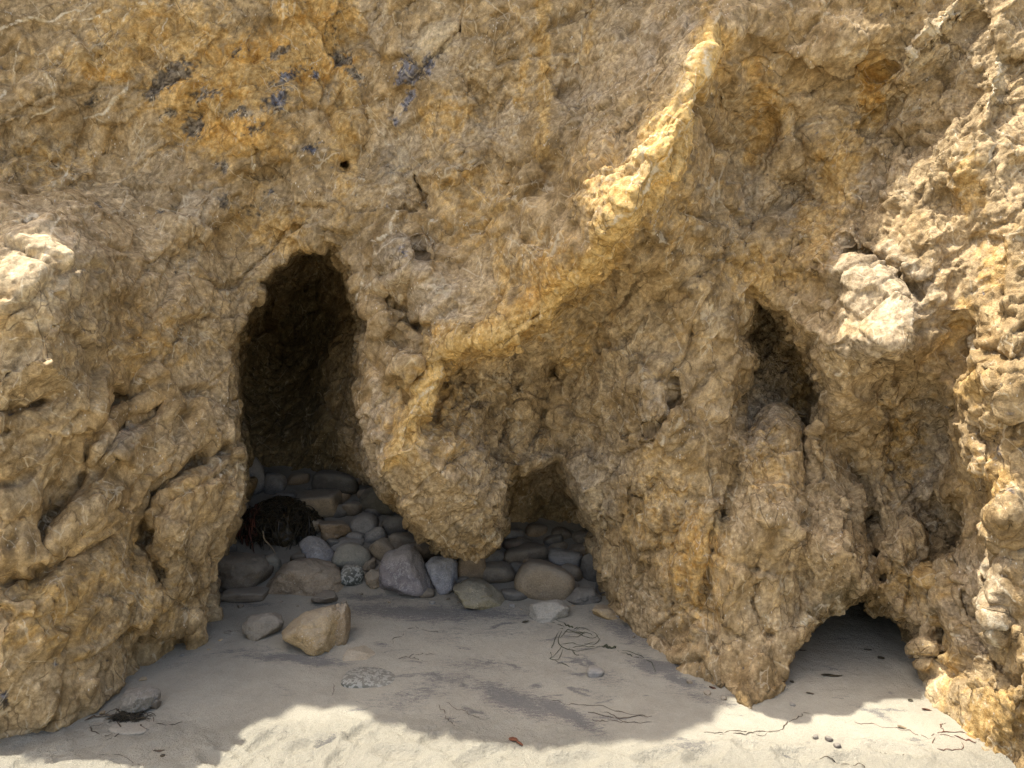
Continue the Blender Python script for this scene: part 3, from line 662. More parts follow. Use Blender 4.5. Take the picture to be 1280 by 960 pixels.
def cliff_material():
    t = Nt('cliff_rock')
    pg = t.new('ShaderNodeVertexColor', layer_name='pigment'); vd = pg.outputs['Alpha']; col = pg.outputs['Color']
    k1, k2, k3, k4 = t.attr('masks')
    n4 = t.noise(140, 3, .65); nm = t.noise(55, 5, .74)
    wn = t.noise(14, 2, .5, col=True)
    col = t.mix(t.rng(nm, .36, .64), t.mix(1, col, (.84, .82, .79), 'MULTIPLY'), t.mix(1, col, (1.14, 1.14, 1.13), 'MULTIPLY'))
    col = t.mix(t.rng(n4, .32, .70, 0, 1), t.mix(1, col, (.88, .87, .86), 'MULTIPLY'), t.mix(1, col, (1.10, 1.10, 1.10), 'MULTIPLY'))
    # shade of the finer cracks, painted as dark lines in the colour
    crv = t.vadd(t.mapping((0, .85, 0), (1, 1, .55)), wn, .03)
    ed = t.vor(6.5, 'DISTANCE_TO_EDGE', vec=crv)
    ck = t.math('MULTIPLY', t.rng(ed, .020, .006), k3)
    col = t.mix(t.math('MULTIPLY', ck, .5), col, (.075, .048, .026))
    # veins: the mapped ones and a net of hair veins
    v = t.rng(t.math('ADD', vd, t.math('MULTIPLY', t.math('SUBTRACT', nm, .5), .34)), .17, .07)
    vb = t.vadd(t.obj, wn, .035)
    hv = t.math('MULTIPLY', t.rng(t.vor(3.4, 'DISTANCE_TO_EDGE', vec=t.mapping(scale=(1.6, 1, .45), vec=t.mapping((0, .65, 0), vec=vb))), .017, .006), k1)
    hv2 = t.math('MULTIPLY', t.rng(t.vor(8, 'DISTANCE_TO_EDGE', vec=t.mapping(scale=(1.5, 1, .35), vec=t.mapping((0, -.4, 0), vec=vb))), .030, .010), k2)
    v = t.math('MAXIMUM', v, t.math('MULTIPLY', t.math('MAXIMUM', hv, hv2), .5))
    col = t.mix(t.math('MULTIPLY', v, .8), col, (.66, .57, .40))
    fl = t.math('MULTIPLY', t.rng(t.vor(46, vec=t.mapping((0, .7, 0), (1, 1, .5))), .17, .10), k4)
    col = t.mix(t.math('MULTIPLY', fl, .8), col, (.68, .62, .50))
    def chips(vec, sc):
        x = t.new('ShaderNodeTexVoronoi'); t.put(x.inputs['Vector'], vec); t.put(x.inputs['Scale'], sc)
        a = t.new('ShaderNodeVectorMath', operation='SUBTRACT'); t.t.links.new(vec, a.inputs[0]); t.t.links.new(x.outputs['Position'], a.inputs[1])
        b = t.new('ShaderNodeVectorMath', operation='SUBTRACT'); t.t.links.new(x.outputs['Color'], b.inputs[0]); b.inputs[1].default_value = (.5, .5, .5)
        c = t.new('ShaderNodeVectorMath', operation='DOT_PRODUCT'); t.t.links.new(a.outputs[0], c.inputs[0]); t.t.links.new(b.outputs[0], c.inputs[1])
        return c.outputs['Value'], x.outputs['Color']
    fv = t.vadd(t.mapping((0, .75, 0), (1, 1, .62)), wn, .012)
    (fc1, cc1), (fc2, cc2) = chips(fv, 27), chips(fv, 70)
    for cc_, a_ in ((cc1, .13), (cc2, .10)):
        sp_ = t.new('ShaderNodeSeparateColor'); t.t.links.new(cc_, sp_.inputs[0])
        col = t.mix(sp_.outputs[0], t.mix(1, col, (1 - a_,) * 3, 'MULTIPLY'), t.mix(1, col, (1 + a_,) * 3, 'MULTIPLY'))
    cb = t.attr('crumb')[0]
    cs = t.math('MULTIPLY_ADD', cb, 1.7, .22)
    tot = None
    for h_, k_ in ((ck, -.004), (nm, .0085), (n4, .0026), (fc1, .46), (fc2, .40)):
        x = t.math('MULTIPLY', h_, k_); tot = x if tot is None else t.math('ADD', tot, x)
    nb = t.bump(t.math('MULTIPLY', tot, cs), 1.0)
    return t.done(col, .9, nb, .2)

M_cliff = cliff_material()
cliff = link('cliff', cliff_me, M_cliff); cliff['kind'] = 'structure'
cliff['label'] = 'ochre and brown sea cliff with two caves opening onto the sand'

# ------------------------------------------------------------------ sand
def spaced(lo, hi, step, far, grow=1.18):
    a = [lo]; d = step
    while a[0] > -far: d = min(d * grow, 40); a.insert(0, a[0] - d)
    mid = list(np.arange(lo + step, hi, step)); b = [hi]; d = step
    while b[-1] < far: d = min(d * grow, 40); b.append(b[-1] + d)
    return np.array(a + mid + b)
sx = spaced(-2.7, 2.7, .0105, 150); sy = spaced(2.75, 5.6, .0105, 150)
SX, SY = np.meshgrid(sx, sy); sp = np.stack([SX.ravel(), SY.ravel(), np.zeros(SX.size)], 1)
SZ = sand_base(SX, SY)
near = ((np.abs(SX) < 4) & (SY > 1.5) & (SY < 7)).ravel()
z = np.zeros(len(sp)); q = sp[near]
SPX = 640 + F * q[:, 0] / q[:, 1]; SPY = 480 - F * (sand_base(q[:, 0], q[:, 1]) - CAMZ) / q[:, 1]
trod = sstep(3.75, 3.35, q[:, 1] + 0.12 * fbm(q * 2, 300, 2) + 0.16 * sstep(-.2, .8, q[:, 0]))   # trodden, drier strip in front
zz = 0.018 * fbm(q * 1.3, 301, 3) + 0.006 * fbm(q * 5, 303, 3) + 0.0016 * fbm(q * 26, 305, 2)
hh, f1, f21, cid = facet(q * 11 + 0.35 * np.stack([perlin(q * 6, 306), perlin(q * 6, 307), 0 * q[:, 0]], 1), 308)
zz += trod * (0.014 * fbm(q * 7, 309, 3) + 0.011 * hh + 0.009 * fbm(q * 22, 311, 2, ridged=True))
for fx, fy, a, l in [(540,925,40,.07),(820,950,20,.09),(270,950,-30,.09),(1060,950,15,.08),(940,935,-10,.07),(420,950,70,.07),(390,930,20,.1),(500,945,-10,.1),(600,950,30,.1),(330,925,60,.08),(720,955,10,.11),(1000,945,0,.1),(880,948,30,.1),(1120,940,-20,.1),(450,915,50,.08)]:
    h0 = hit(fx, fy); c, s = math.cos(math.radians(a)), math.sin(math.radians(a))
    u = ((q[:, 0] - h0[0]) * c + (q[:, 1] - h0[1]) * s) / l; v = (-(q[:, 0] - h0[0]) * s + (q[:, 1] - h0[1]) * c) / (l * .42)
    r2 = u * u + v * v
    zz += -0.020 * np.exp(-r2 ** 2) + 0.010 * np.exp(-((np.sqrt(r2) - 1.35) / .3) ** 2)
z[near] = zz
ringf = sstep(60, 5, np.hypot(sp[:, 0], sp[:, 1] - 4))
SZ = SZ + z.reshape(SX.shape)
sand_me = make_mesh('sand', np.stack([SX, SY, SZ], -1).reshape(-1, 3), grid_quads(*SX.shape))
# dark heavy-mineral streaks, damp look near the cave, dry strip
DS = [(360,824,70,7,2,.8),(400,828,40,6,4,.8),(520,765,120,12,3,.75),(600,765,80,10,5,.7),(640,875,70,18,22,.75),(700,890,60,14,25,.8),(730,905,40,10,25,.7),(560,850,60,14,-8,.5),(520,870,60,12,-5,.45),(820,835,40,12,15,.85),(850,850,30,8,15,.8),
      (780,790,60,12,25,.6),(310,755,50,6,3,.5),(460,745,60,6,2,.6),(300,815,60,4,-5,.5),(560,800,40,12,0,.35),(590,830,60,12,0,.45),(760,850,40,14,0,.4),(490,880,50,10,0,.4),(870,870,40,8,15,.5),(860,935,40,8,0,.55),(230,830,40,4,-10,.35),(590,790,140,10,0,.35)]
dk = np.zeros(len(sp)); dd = np.zeros(len(q))
rs = np.random.default_rng(31)
for k in range(90):
    cx_, cy_ = rs.uniform(230, 1250), rs.uniform(752, 955)
    if rs.random() < .6: cx_, cy_ = rs.normal(620, 170), rs.normal(845, 40)
    DS.append((cx_, cy_, rs.uniform(6, 32), rs.uniform(1.2, 4), rs.uniform(-14, 24), rs.uniform(.35, .75)))
qw = SPX + 14 * fbm(q * 7, 320, 3), SPY + 6 * fbm(q * 7 + 4, 324, 3)
for bx, by, rx, ry, rot, a in DS:
    c, s = math.cos(math.radians(rot)), math.sin(math.radians(rot))
    u = ((qw[0] - bx) * c + (qw[1] - by) * s) / rx; v = (-(qw[0] - bx) * s + (qw[1] - by) * c) / ry
    dd = np.maximum(dd, a * np.exp(-(u * u + v * v)))
dk[near] = dd
dry = np.ones(len(sp)); dry[near] = trod
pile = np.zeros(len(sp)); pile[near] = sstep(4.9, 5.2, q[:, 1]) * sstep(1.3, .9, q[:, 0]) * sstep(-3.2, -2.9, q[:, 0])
attr(sand_me, 'sand1', dk, dry, pile, np.ones(len(sp)))

def sand_material():
    t = Nt('beach_sand')
    dk, dry, pile, _ = t.attr('sand1')
    n1 = t.noise(2.2, 5, .6); n2_ = t.noise(14, 6, .65); n3 = t.noise(420, 3, .7); n4 = t.noise(70, 5, .7)
    st = t.mapping((0, 0, .12), (1, 3.2, 1))
    col = t.mix(t.rng(n1, .35, .65), (.315, .290, .228), (.37, .342, .268))
    col = t.mix(t.rng(n2_, .35, .7, 0, .5), col, (.39, .366, .292))
    col = t.mix(t.math('MULTIPLY', dry, .45), col, (.43, .402, .316))
    k = t.rng(t.math('ADD', dk, t.math('ADD', t.math('MULTIPLY', t.noise(24, 5, .8, vec=st, dist=.4), 1.6), t.math('MULTIPLY', t.noise(150, 3, .8, vec=st), 1.6))), 1.92, 2.16)
    col = t.mix(t.math('MULTIPLY', k, .75), col, (.115, .112, .112))
    k2 = t.math('MULTIPLY', t.rng(t.noise(11, 7, .8, vec=st, dist=.8), .60, .70), t.rng(dry, 0, .5, .35, .08))
    col = t.mix(k2, col, (.17, .155, .15))
    col = t.mix(t.rng(n3, .3, .7, 0, 1), t.mix(1, col, (.80, .79, .77), 'MULTIPLY'), t.mix(1, col, (1.16, 1.16, 1.15), 'MULTIPLY'))
    g = t.rng(t.vor(210), .14, .08)
    g = t.math('MULTIPLY', g, t.rng(n4, .48, .58))
    col = t.mix(t.math('MULTIPLY', g, .8), col, (.05, .045, .04))
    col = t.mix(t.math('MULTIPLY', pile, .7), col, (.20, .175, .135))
    nb = t.heights((t.noise(14, 6, .70), .009), (t.math('MULTIPLY', t.noise(45, 6, .75), t.rng(dry, 0, 1, .25, 1)), .026), (t.noise(330, 3, .7), .0022))
    return t.done(col, .93, nb, .2)
sand = link('sand', sand_me, sand_material()); sand['kind'] = 'structure'; sand['label'] = 'pale grey beach sand with dark mineral streaks, sunlit in front'

def sand_z(x, y):
    i = np.clip(np.searchsorted(sx, x) - 1, 0, len(sx) - 2); j = np.clip(np.searchsorted(sy, y) - 1, 0, len(sy) - 2)
    fx = (x - sx[i]) / (sx[i + 1] - sx[i]); fy = (y - sy[j]) / (sy[j + 1] - sy[j])
    return float(SZ[j, i] * (1 - fx) * (1 - fy) + SZ[j, i + 1] * fx * (1 - fy) + SZ[j + 1, i] * (1 - fx) * fy + SZ[j + 1, i + 1] * fx * fy)

# ------------------------------------------------------------------ loose stones
import bmesh
_bm = bmesh.new(); bmesh.ops.create_icosphere(_bm, subdivisions=5, radius=1)
ICO = np.array([v.co[:] for v in _bm.verts]); ICOT = np.array([[v.index for v in f.verts] for f in _bm.faces]); _bm.free()
_bm = bmesh.new(); bmesh.ops.create_icosphere(_bm, subdivisions=4, radius=1)
ICOS = np.array([v.co[:] for v in _bm.verts]); ICOST = np.array([[v.index for v in f.verts] for f in _bm.faces]); _bm.free()

_mats = {}
def stone_material(c1, c2, kind):
    key = (c1, c2, kind)
    if key in _mats: return _mats[key]
    t = Nt('stone_' + kind)
    oi = t.new('ShaderNodeObjectInfo')
    off = t.new('ShaderNodeVectorMath', operation='ADD'); t.t.links.new(t.obj, off.inputs[0])
    cmb = t.new('ShaderNodeCombineXYZ')
    for i in range(3): t.t.links.new(t.math('MULTIPLY', oi.outputs['Random'], 37. + i * 11), cmb.inputs[i])
    t.t.links.new(cmb.outputs[0], off.inputs[1]); vec = off.outputs[0]
    n = t.noise(14, 6, .65, vec=vec); f = t.noise(120, 5, .7, vec=vec); w = t.vadd(vec, t.noise(10, 3, .5, vec=vec, col=True), .05)
    col = t.mix(t.rng(n, .3, .7), c1, c2)
    col = t.mix(t.rng(f, .3, .7), t.mix(1, col, (.70, .69, .68), 'MULTIPLY'), t.mix(1, col, (1.25, 1.25, 1.24), 'MULTIPLY'))
    pit = t.math('MULTIPLY', t.rng(t.vor(95, vec=w), .20, .10), t.rng(n, .42, .55))
    col = t.mix(t.math('MULTIPLY', pit, .55), col, (.40, .37, .30))
    geo = t.new('ShaderNodeNewGeometry'); sx_ = t.new('ShaderNodeSeparateXYZ'); t.t.links.new(geo.outputs['Normal'], sx_.inputs[0])
    dust = t.math('MULTIPLY', t.rng(t.math('ADD', sx_.outputs[2], n), .4, 1.5), .42)
    if kind == 'veined':
        v = t.rng(t.math('ABSOLUTE', t.math('SUBTRACT', t.noise(9, 4, .6, vec=vec, dist=.6), .5)), .014, .004)
        col = t.mix(t.math('MULTIPLY', v, .5), col, (.52, .50, .46))
    if kind == 'flecked':
        v = t.math('MULTIPLY', t.rng(t.vor(70, vec=w), .24, .12), t.rng(t.noise(18, 3, vec=vec), .46, .56))
        col = t.mix(t.math('MULTIPLY', v, .8), col, (.58, .54, .45))
    if kind == 'speckled':
        sp3 = t.new('ShaderNodeSeparateColor'); t.t.links.new(t.vor(85, vec=w, out='Color'), sp3.inputs[0])
        v = t.rng(sp3.outputs[0], .55, .62)
        col = t.mix(t.math('MULTIPLY', v, .8), col, (.42, .43, .38))
    if kind == 'banded':
        v = t.rng(t.noise(30, 3, .5, vec=t.mapping((.3, .2, 0), (.3, .3, 3), vec=vec)), .45, .55)
        col = t.mix(t.math('MULTIPLY', v, .6), col, tuple(min(1, x * 1.9) for x in c1))
    col = t.mix(t.math('ADD', dust, .14), col, (.33, .30, .235))
    nb = t.heights((t.noise(26, 6, .66, vec=w), .016 if kind not in ('smooth', 'banded') else .009), (f, .003))
    _mats[key] = t.done(col, .82 if kind != 'smooth' else .72, nb, .3)
    return _mats[key]

def stone(name, cat, label, px, py, hw, hh, style, c1, c2, kind, rot=0, depth=None, sink=.0, group=None, seed=None, back=.35, floor_at=None, poly=None):
    """one loose stone, seen at px,py with half sizes in photograph pixels, resting on the floor"""
    seed = seed if seed is not None else int(px * 7 + py * 13)
    r = np.random.default_rng(seed)
    g = hit(px, floor_at if floor_at else py + hh * .72)
    Dd = g[1]
    W = hw / F * Dd * 1.06; H = hh / F * Dd * 1.06; T = depth * W if depth else (W + H) / 2
    ico = ICO if W > .05 else ICOS
    icot = ICOT if W > .05 else ICOST
    Pn = ico.copy()
    # the stone is the blend of a set of cutting planes; a high power keeps its arrises sharp
    if poly is not None:
        pl = []
        m = len(poly)
        for i in range(m):
            (x1, y1), (x2, y2) = poly[i], poly[(i + 1) % m]
            ax, az, bx, bz = (x1 - px) / hw, -(y1 - py) / hh, (x2 - px) / hw, -(y2 - py) / hh
            nx_, nz_ = (bz - az), -(bx - ax); l = math.hypot(nx_, nz_); nx_ /= l; nz_ /= l
            h = nx_ * ax + nz_ * az
            if h < 0: nx_, nz_, h = -nx_, -nz_, -h
            for sy_ in (-1, 1):
                ty = sy_ * r.uniform(.15, .5); pl.append((np.array([nx_, ty, nz_]), max(h, .15)))
        for k in range(3):
            pl.append((np.array([r.uniform(-.5, .5), -1, r.uniform(-.2, .7)]), r.uniform(.75, .95)))
        pl.append((np.array([0, 1, 0.]), 1.)); pw = 16
    else:
        ncut, lo, hi, pw = {'round': (14, .86, 1.05, 5), 'boxy': (5, .9, 1.05, 10), 'angular': (13, .62, .95, 18)}[style]
        pl = []
        if style == 'boxy': 
            for ax_ in range(3):
                for sg in (-1, 1):
                    n = np.zeros(3); n[ax_] = sg; n += r.normal(0, .13, 3); pl.append((n, .85))
        while len(pl) < ncut + (6 if style == 'boxy' else 0):
            n = r.normal(size=3); n /= np.linalg.norm(n); pl.append((n, r.uniform(lo, hi)))
        for ax_ in range(3):
            for sg in (-1, 1):
                n = np.zeros(3); n[ax_] = sg; pl.append((n, 1.))
    acc = np.zeros(len(Pn))
    for n, h in pl:
        acc += np.clip(Pn @ (n / np.linalg.norm(n)) / h, 0, None) ** pw
    Pn *= (acc ** (-1 / pw))[:, None]
    rg = poly is not None or style == 'angular'
    hh_, _, f21_, cid = facet(Pn * 2.1 + seed % 50, 5)
    Pn *= (1 + (.07 * hh_ + .04 * (cid - .5) if rg else 0) + .04 * perlin(Pn * 1.3 + seed % 97, 3) + (.05 if rg else .015) * fbm(Pn * 3.5 + seed % 91, 7, 4) + (.012 if rg else .002) * perlin(Pn * 14, 9))[:, None]
    Pn = Pn / (1 if poly is not None else np.array([np.abs(Pn[:, 0]).max(), 1, np.abs(Pn[:, 2]).max()]))
    Pn *= np.array([W, T, H])
    a = math.radians(-rot); c, s = math.cos(a), math.sin(a)
    Pn = np.stack([Pn[:, 0] * c - Pn[:, 2] * s, Pn[:, 1], Pn[:, 0] * s + Pn[:, 2] * c], 1)
    cen = ray(px, py, Dd + T * back)
    o = link(name, make_mesh(name, Pn, None, icot), stone_material(c1, c2, kind))
    o.location = cen - np.array([0, 0, sink])
    o['label'] = label; o['category'] = cat
    if group: o['group'] = group
    return o

BRN = ((0.111,0.086,0.058),(0.176,0.137,0.091)); TAN = ((0.221,0.169,0.104),(0.338,0.260,0.163)); GRN = ((0.182,0.176,0.137),(0.273,0.260,0.202)); GRY_ = ((0.169,0.163,0.150),(0.286,0.273,0.247))
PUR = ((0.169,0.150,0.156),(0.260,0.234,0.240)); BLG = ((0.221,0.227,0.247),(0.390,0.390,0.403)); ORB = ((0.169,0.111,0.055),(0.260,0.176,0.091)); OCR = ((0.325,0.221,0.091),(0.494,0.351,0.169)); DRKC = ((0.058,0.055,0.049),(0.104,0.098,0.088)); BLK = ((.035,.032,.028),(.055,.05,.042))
PALC = ((.28,.265,.22),(.38,.36,.30)); MOT = ((0.221,0.156,0.091),(0.390,0.293,0.182))
GP = 'loose stones heaped on the cave floor'
S = [
 ('boulder','rock','brown flat-topped block against the left wall at the cave mouth',302,716,37,23,'boxy',BRN,'smooth',0,1.0),
 ('cobble','stone','pale greenish cobble tucked behind the brown flat-topped block',338,703,16,13,'round',GRN,'smooth',0,1.0),
 ('slab','stone','thin layered brown slab lying under the flat-topped block',306,744,26,8,'boxy',BRN,'banded',3,.7),
 ('boulder','rock','wide tan boulder speckled with white flecks at the cave mouth',382,721,50,23,'angular',MOT,'flecked',4,.8),
 ('rock_chunk','rock','tilted white and grey angular rock above the flecked tan boulder',398,691,23,16,'angular',BLG,'veined',35,.9),
 ('cobble','stone','smooth grey-green cobble right of the tilted white rock',443,695,24,17,'round',GRN,'smooth',4,1.0),
 ('cobble','stone','flat grey cobble lying on top of the smooth grey-green cobble',434,680,21,8,'round',GRY_,'smooth',-3,1.0),
 ('cobble','stone','small dark green cobble with pale speckles below the grey-green one',440,720,14,14,'round',((.03,.04,.036),(.07,.085,.075)),'speckled',0,1.0),
 ('cobble','stone','small tan cobble against the left side of the purple-grey boulder',466,725,13,12,'angular',TAN,'smooth',-30,1.0),
 ('boulder','rock','big purple-grey angular boulder at the front of the heap',508,716,36,32,'boxy',PUR,'veined',15,.9),
 ('boulder','rock','blue-grey blocky stone standing just right of the purple-grey boulder',552,718,20,25,'boxy',BLG,'veined',-8,1.0),
 ('cobble','stone','rounded orange-brown stone behind the yellow angular rock',587,711,20,19,'round',ORB,'smooth',0,1.0),
 ('boulder','rock','yellowish rough angular rock half sunk in sand below the hanging rock',602,741,35,18,'angular',((.19,.155,.075),(.30,.26,.15)),'flecked',12,.9),
 ('cobble','stone','dull brown stone wedged behind the yellowish angular rock',624,717,22,13,'round',BRN,'smooth',0,1.0),
 ('boulder','rock','large smooth tan oval boulder under the small cave',676,724,39,24,'round',((.22,.165,.095),(.29,.22,.135)),'smooth',14,.9),
 ('cobble','stone','grey banded cobble behind the large tan oval boulder',705,699,22,12,'round',GRY_,'banded',6,1.0),
 ('cobble','stone','brown-grey cobble under the banded one beside the oval boulder',713,717,16,13,'round',BRN,'banded',10,1.0),
 ('cobble','stone','dark upright grey stone beside the right pillar',740,711,14,19,'round',DRKC,'smooth',0,1.0),
 ('cobble','stone','small black stone touching the foot of the right pillar',755,734,12,12,'round',DRKC,'smooth',0,1.0),
 ('cobble','stone','low dark grey stone right of the large tan oval boulder',728,744,23,10,'angular',DRKC,'smooth',0,.9),
 ('boulder','rock','pale grey rounded rock sunk in the sand below the oval boulder',690,763,27,14,'angular',PALC,'smooth',6,.8),
 ('slab','stone','flat yellow-tan stone sunk in the sand near the right pillar',756,767,20,8,'angular',OCR,'smooth',20,.7),
 ('slab','stone','long brown slab lying at the back of the small cave',658,693,28,12,'round',BRN,'smooth',-4,.8),
 ('cobble','stone','dark reddish cobble at the very back of the small cave',643,682,15,9,'round',((.075,.048,.036),(.11,.075,.055)),'smooth',0,1.0),
 ('cobble','stone','small banded reddish cobble tight against the right side of the hanging rock',616,679,13,11,'round',((.085,.06,.05),(.12,.09,.075)),'banded',0,1.0),
 ('cobble','stone','dark brown cobble directly beneath the tip of the hanging rock',611,699,19,13,'round',DRKC,'smooth',0,1.0),
 ('cobble','stone','brown cobble behind the top of the purple-grey boulder',527,690,19,14,'round',ORB,'smooth',0,1.0),
 ('cobble','stone','brown-grey cobble leaning behind the left of the purple-grey boulder',478,689,14,15,'round',TAN,'smooth',-40,1.0),
 ('cobble','stone','grey cobble above the leaning brown-grey one',468,671,15,11,'round',GRY_,'smooth',-20,1.0),
 ('cobble','stone','grey rounded cobble halfway up the heap in the big cave',455,655,18,14,'round',GRY_,'smooth',0,1.0),
 ('cobble','stone','dark grey cobble high on the right of the heap in the big cave',492,657,19,14,'round',DRKC,'smooth',0,1.0),
 ('cobble','stone','dark brown cobble between the hanging rock and the purple-grey boulder top',508,676,20,12,'round',BRN,'smooth',8,1.0),
 ('boulder','rock','tan-grey angular boulder just right of the seaweed pile',399,631,27,17,'boxy',TAN,'smooth',-4,.9),
 ('cobble','stone','small tan cobble below the tan-grey angular boulder',393,659,11,9,'round',TAN,'smooth',0,1.0),
 ('cobble','stone','ochre-brown tapered stone above the flat grey cobble',420,661,22,14,'angular',ORB,'smooth',12,1.0),
 ('cobble','stone','small grey-brown cobble right of the tan-grey angular boulder',443,636,14,9,'round',BRN,'smooth',0,1.0),
 ('cobble','stone','light grey round cobble behind the top of the seaweed pile',345,605,14,14,'round',GRY_,'smooth',0,1.0),
 ('boulder','rock','tall grey stone leaning on the left wall behind the seaweed',317,597,14,25,'round',GRY_,'smooth',-18,1.0),
 ('cobble','stone','flat grey cobble lying just above the seaweed pile',358,621,15,7,'round',GRY_,'smooth',6,1.0),
 ('cobble','stone','grey-brown stone at the left wall beside the seaweed',304,638,11,16,'angular',BRN,'smooth',-15,1.0),
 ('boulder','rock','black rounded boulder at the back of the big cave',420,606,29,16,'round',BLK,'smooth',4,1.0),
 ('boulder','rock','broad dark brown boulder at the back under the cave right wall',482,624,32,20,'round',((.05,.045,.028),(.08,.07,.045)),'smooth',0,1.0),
 ('cobble','stone','small dark brown cobble peeping over the white-flecked tan boulder',372,699,12,8,'round',BRN,'smooth',0,1.0),
 ('cobble','stone','little tan pebble cluster stone between the grey-green and purple-grey stones',460,708,11,7,'angular',TAN,'flecked',-15,1.0),
 ('cobble','stone','small dark stone at the left wall above the flat-topped block',287,688,9,9,'round',DRKC,'smooth',0,1.0),
]
POLY = {
 (302,716): [(264,708),(272,694),(322,697),(337,704),(338,716),(324,733),(300,737),(266,739)],
 (382,721): [(332,738),(340,722),(360,702),(378,699),(400,702),(420,710),(432,728),(430,741),(380,745)],
 (398,691): [(375,680),(384,672),(396,672),(410,682),(421,700),(418,711),(404,708),(382,696)],
 (508,716): [(474,710),(480,692),(500,685),(514,682),(522,690),(534,712),(544,738),(528,747),(500,742),(478,734)],
 (552,718): [(532,706),(540,697),(562,696),(570,702),(572,728),(566,740),(548,742),(540,726)],
 (602,741): [(568,735),(586,724),(606,727),(622,738),(638,756),(604,760),(578,752)],
 (728,744): [(706,748),(722,735),(742,736),(752,748),(740,754),(712,753)],
}
for (nm, cat, lab, px, py, hw, hh, style, cc, kind, rot, dep) in S:
    pg = POLY.get((px, py)) or None
    stone(nm, cat, lab, px, py, hw, hh, style, cc[0], cc[1], kind, 0 if pg else rot, dep, group=GP, poly=pg)
# filler stones deeper in the heap, seen only as dark gaps between the others
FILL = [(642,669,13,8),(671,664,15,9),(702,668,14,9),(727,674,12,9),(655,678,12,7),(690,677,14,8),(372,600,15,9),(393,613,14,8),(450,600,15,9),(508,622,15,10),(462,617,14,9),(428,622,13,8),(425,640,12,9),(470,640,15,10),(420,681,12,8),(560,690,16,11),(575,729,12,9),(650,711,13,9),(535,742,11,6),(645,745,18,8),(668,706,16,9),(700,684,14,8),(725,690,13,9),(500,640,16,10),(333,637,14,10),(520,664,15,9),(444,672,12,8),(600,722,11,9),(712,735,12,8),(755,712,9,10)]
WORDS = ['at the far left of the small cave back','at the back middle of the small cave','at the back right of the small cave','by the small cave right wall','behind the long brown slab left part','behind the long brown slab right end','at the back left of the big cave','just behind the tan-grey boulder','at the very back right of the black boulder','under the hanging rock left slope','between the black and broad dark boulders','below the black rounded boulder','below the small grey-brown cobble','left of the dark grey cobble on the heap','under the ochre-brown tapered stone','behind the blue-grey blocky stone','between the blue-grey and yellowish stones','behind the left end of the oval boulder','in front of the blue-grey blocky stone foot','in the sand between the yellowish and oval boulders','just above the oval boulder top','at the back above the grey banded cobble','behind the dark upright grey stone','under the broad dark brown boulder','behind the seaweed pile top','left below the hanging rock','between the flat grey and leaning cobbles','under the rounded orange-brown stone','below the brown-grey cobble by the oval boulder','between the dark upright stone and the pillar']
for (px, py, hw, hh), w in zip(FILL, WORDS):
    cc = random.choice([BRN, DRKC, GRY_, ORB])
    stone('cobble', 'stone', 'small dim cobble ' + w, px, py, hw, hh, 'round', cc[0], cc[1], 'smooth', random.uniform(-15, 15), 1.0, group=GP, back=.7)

GS = 'stones lying on the open sand'
stone('rock_chunk','rock','grey-brown angular stone on the sand left of the big ochre rock',328,783,25,17,'angular',*((.18,.15,.10),(.27,.225,.16)),'smooth',0,.9,group=GS,poly=[(304,782),(312,771),(338,767),(353,776),(350,786),(328,799),(312,794)])
big = stone('boulder','rock','big yellow-ochre wedge-shaped rock on the sand, highest at its right end',384,789,42,32,'angular',*OCR,'flecked',0,.8,group=GS,seed=12,poly=[(342,806),(352,790),(378,768),(415,758),(424,770),(420,800),(414,826),(400,818),(372,812)])
stone('rock_chunk','rock','upright reddish-ochre block pressed against the right end of the big ochre rock',424,784,14,28,'boxy',*((.24,.155,.07),(.36,.26,.14)),'flecked',0,1.6,group=GS,seed=5,poly=[(414,760),(434,757),(437,778),(434,808),(420,812),(414,790)])
stone('slab','stone','flat brown stone on the sand right of the flecked tan boulder base',408,747,17,9,'angular',*BRN,'smooth',0,.9,group=GS)
stone('slab','stone','thin orange-tan stone almost buried right of the big ochre rock',455,816,23,7,'angular',*((.30,.23,.13),(.42,.34,.22)),'smooth',4,.9,group=GS,sink=.012)
stone('slab','stone','flat green and white speckled stone buried in the sand at centre left',472,841,40,11,'round',*((.05,.06,.05),(.10,.11,.09)),'speckled',0,.8,group=GS,sink=.036)
stone('pebble','stone','small grey ringed pebble alone on the sand before the pillar',745,838,11,7,'round',*GRY_,'banded',10,.9,group=GS,sink=.006)
wr = stone('rock_chunk','rock','grey and white lumpy rock holding seaweed on the left sand',172,883,21,14,'angular',*((.17,.155,.125),(.28,.255,.205)),'veined',-8,.9,group=GS,sink=-.018)
stone('rock_chunk','rock','brown stub of rock at the right end of the lumpy grey rock',194,880,8,7,'angular',*BRN,'smooth',-30,.9,group=GS)
stone('slab','stone','sand-coloured flat stone buried just in front of the lumpy grey rock',165,906,26,7,'round',*((.24,.22,.17),(.33,.30,.235)),'smooth',0,.8,group=GS,sink=.022)
for (px, py, hw, hh), w in zip([(1019,921,3.6,2.6),(1036,924,4.6,3.4),(1047,932,4.6,2.8)], ['leftmost and smallest','middle','rightmost and flattest']):
    stone('pebble','pebble', w + ' of the three dark pebbles on the sunlit right sand', px, py, hw, hh, 'round', (.07,.055,.05), (.12,.10,.09), 'smooth', 0, .9, group='dark pebbles on the sunlit sand')

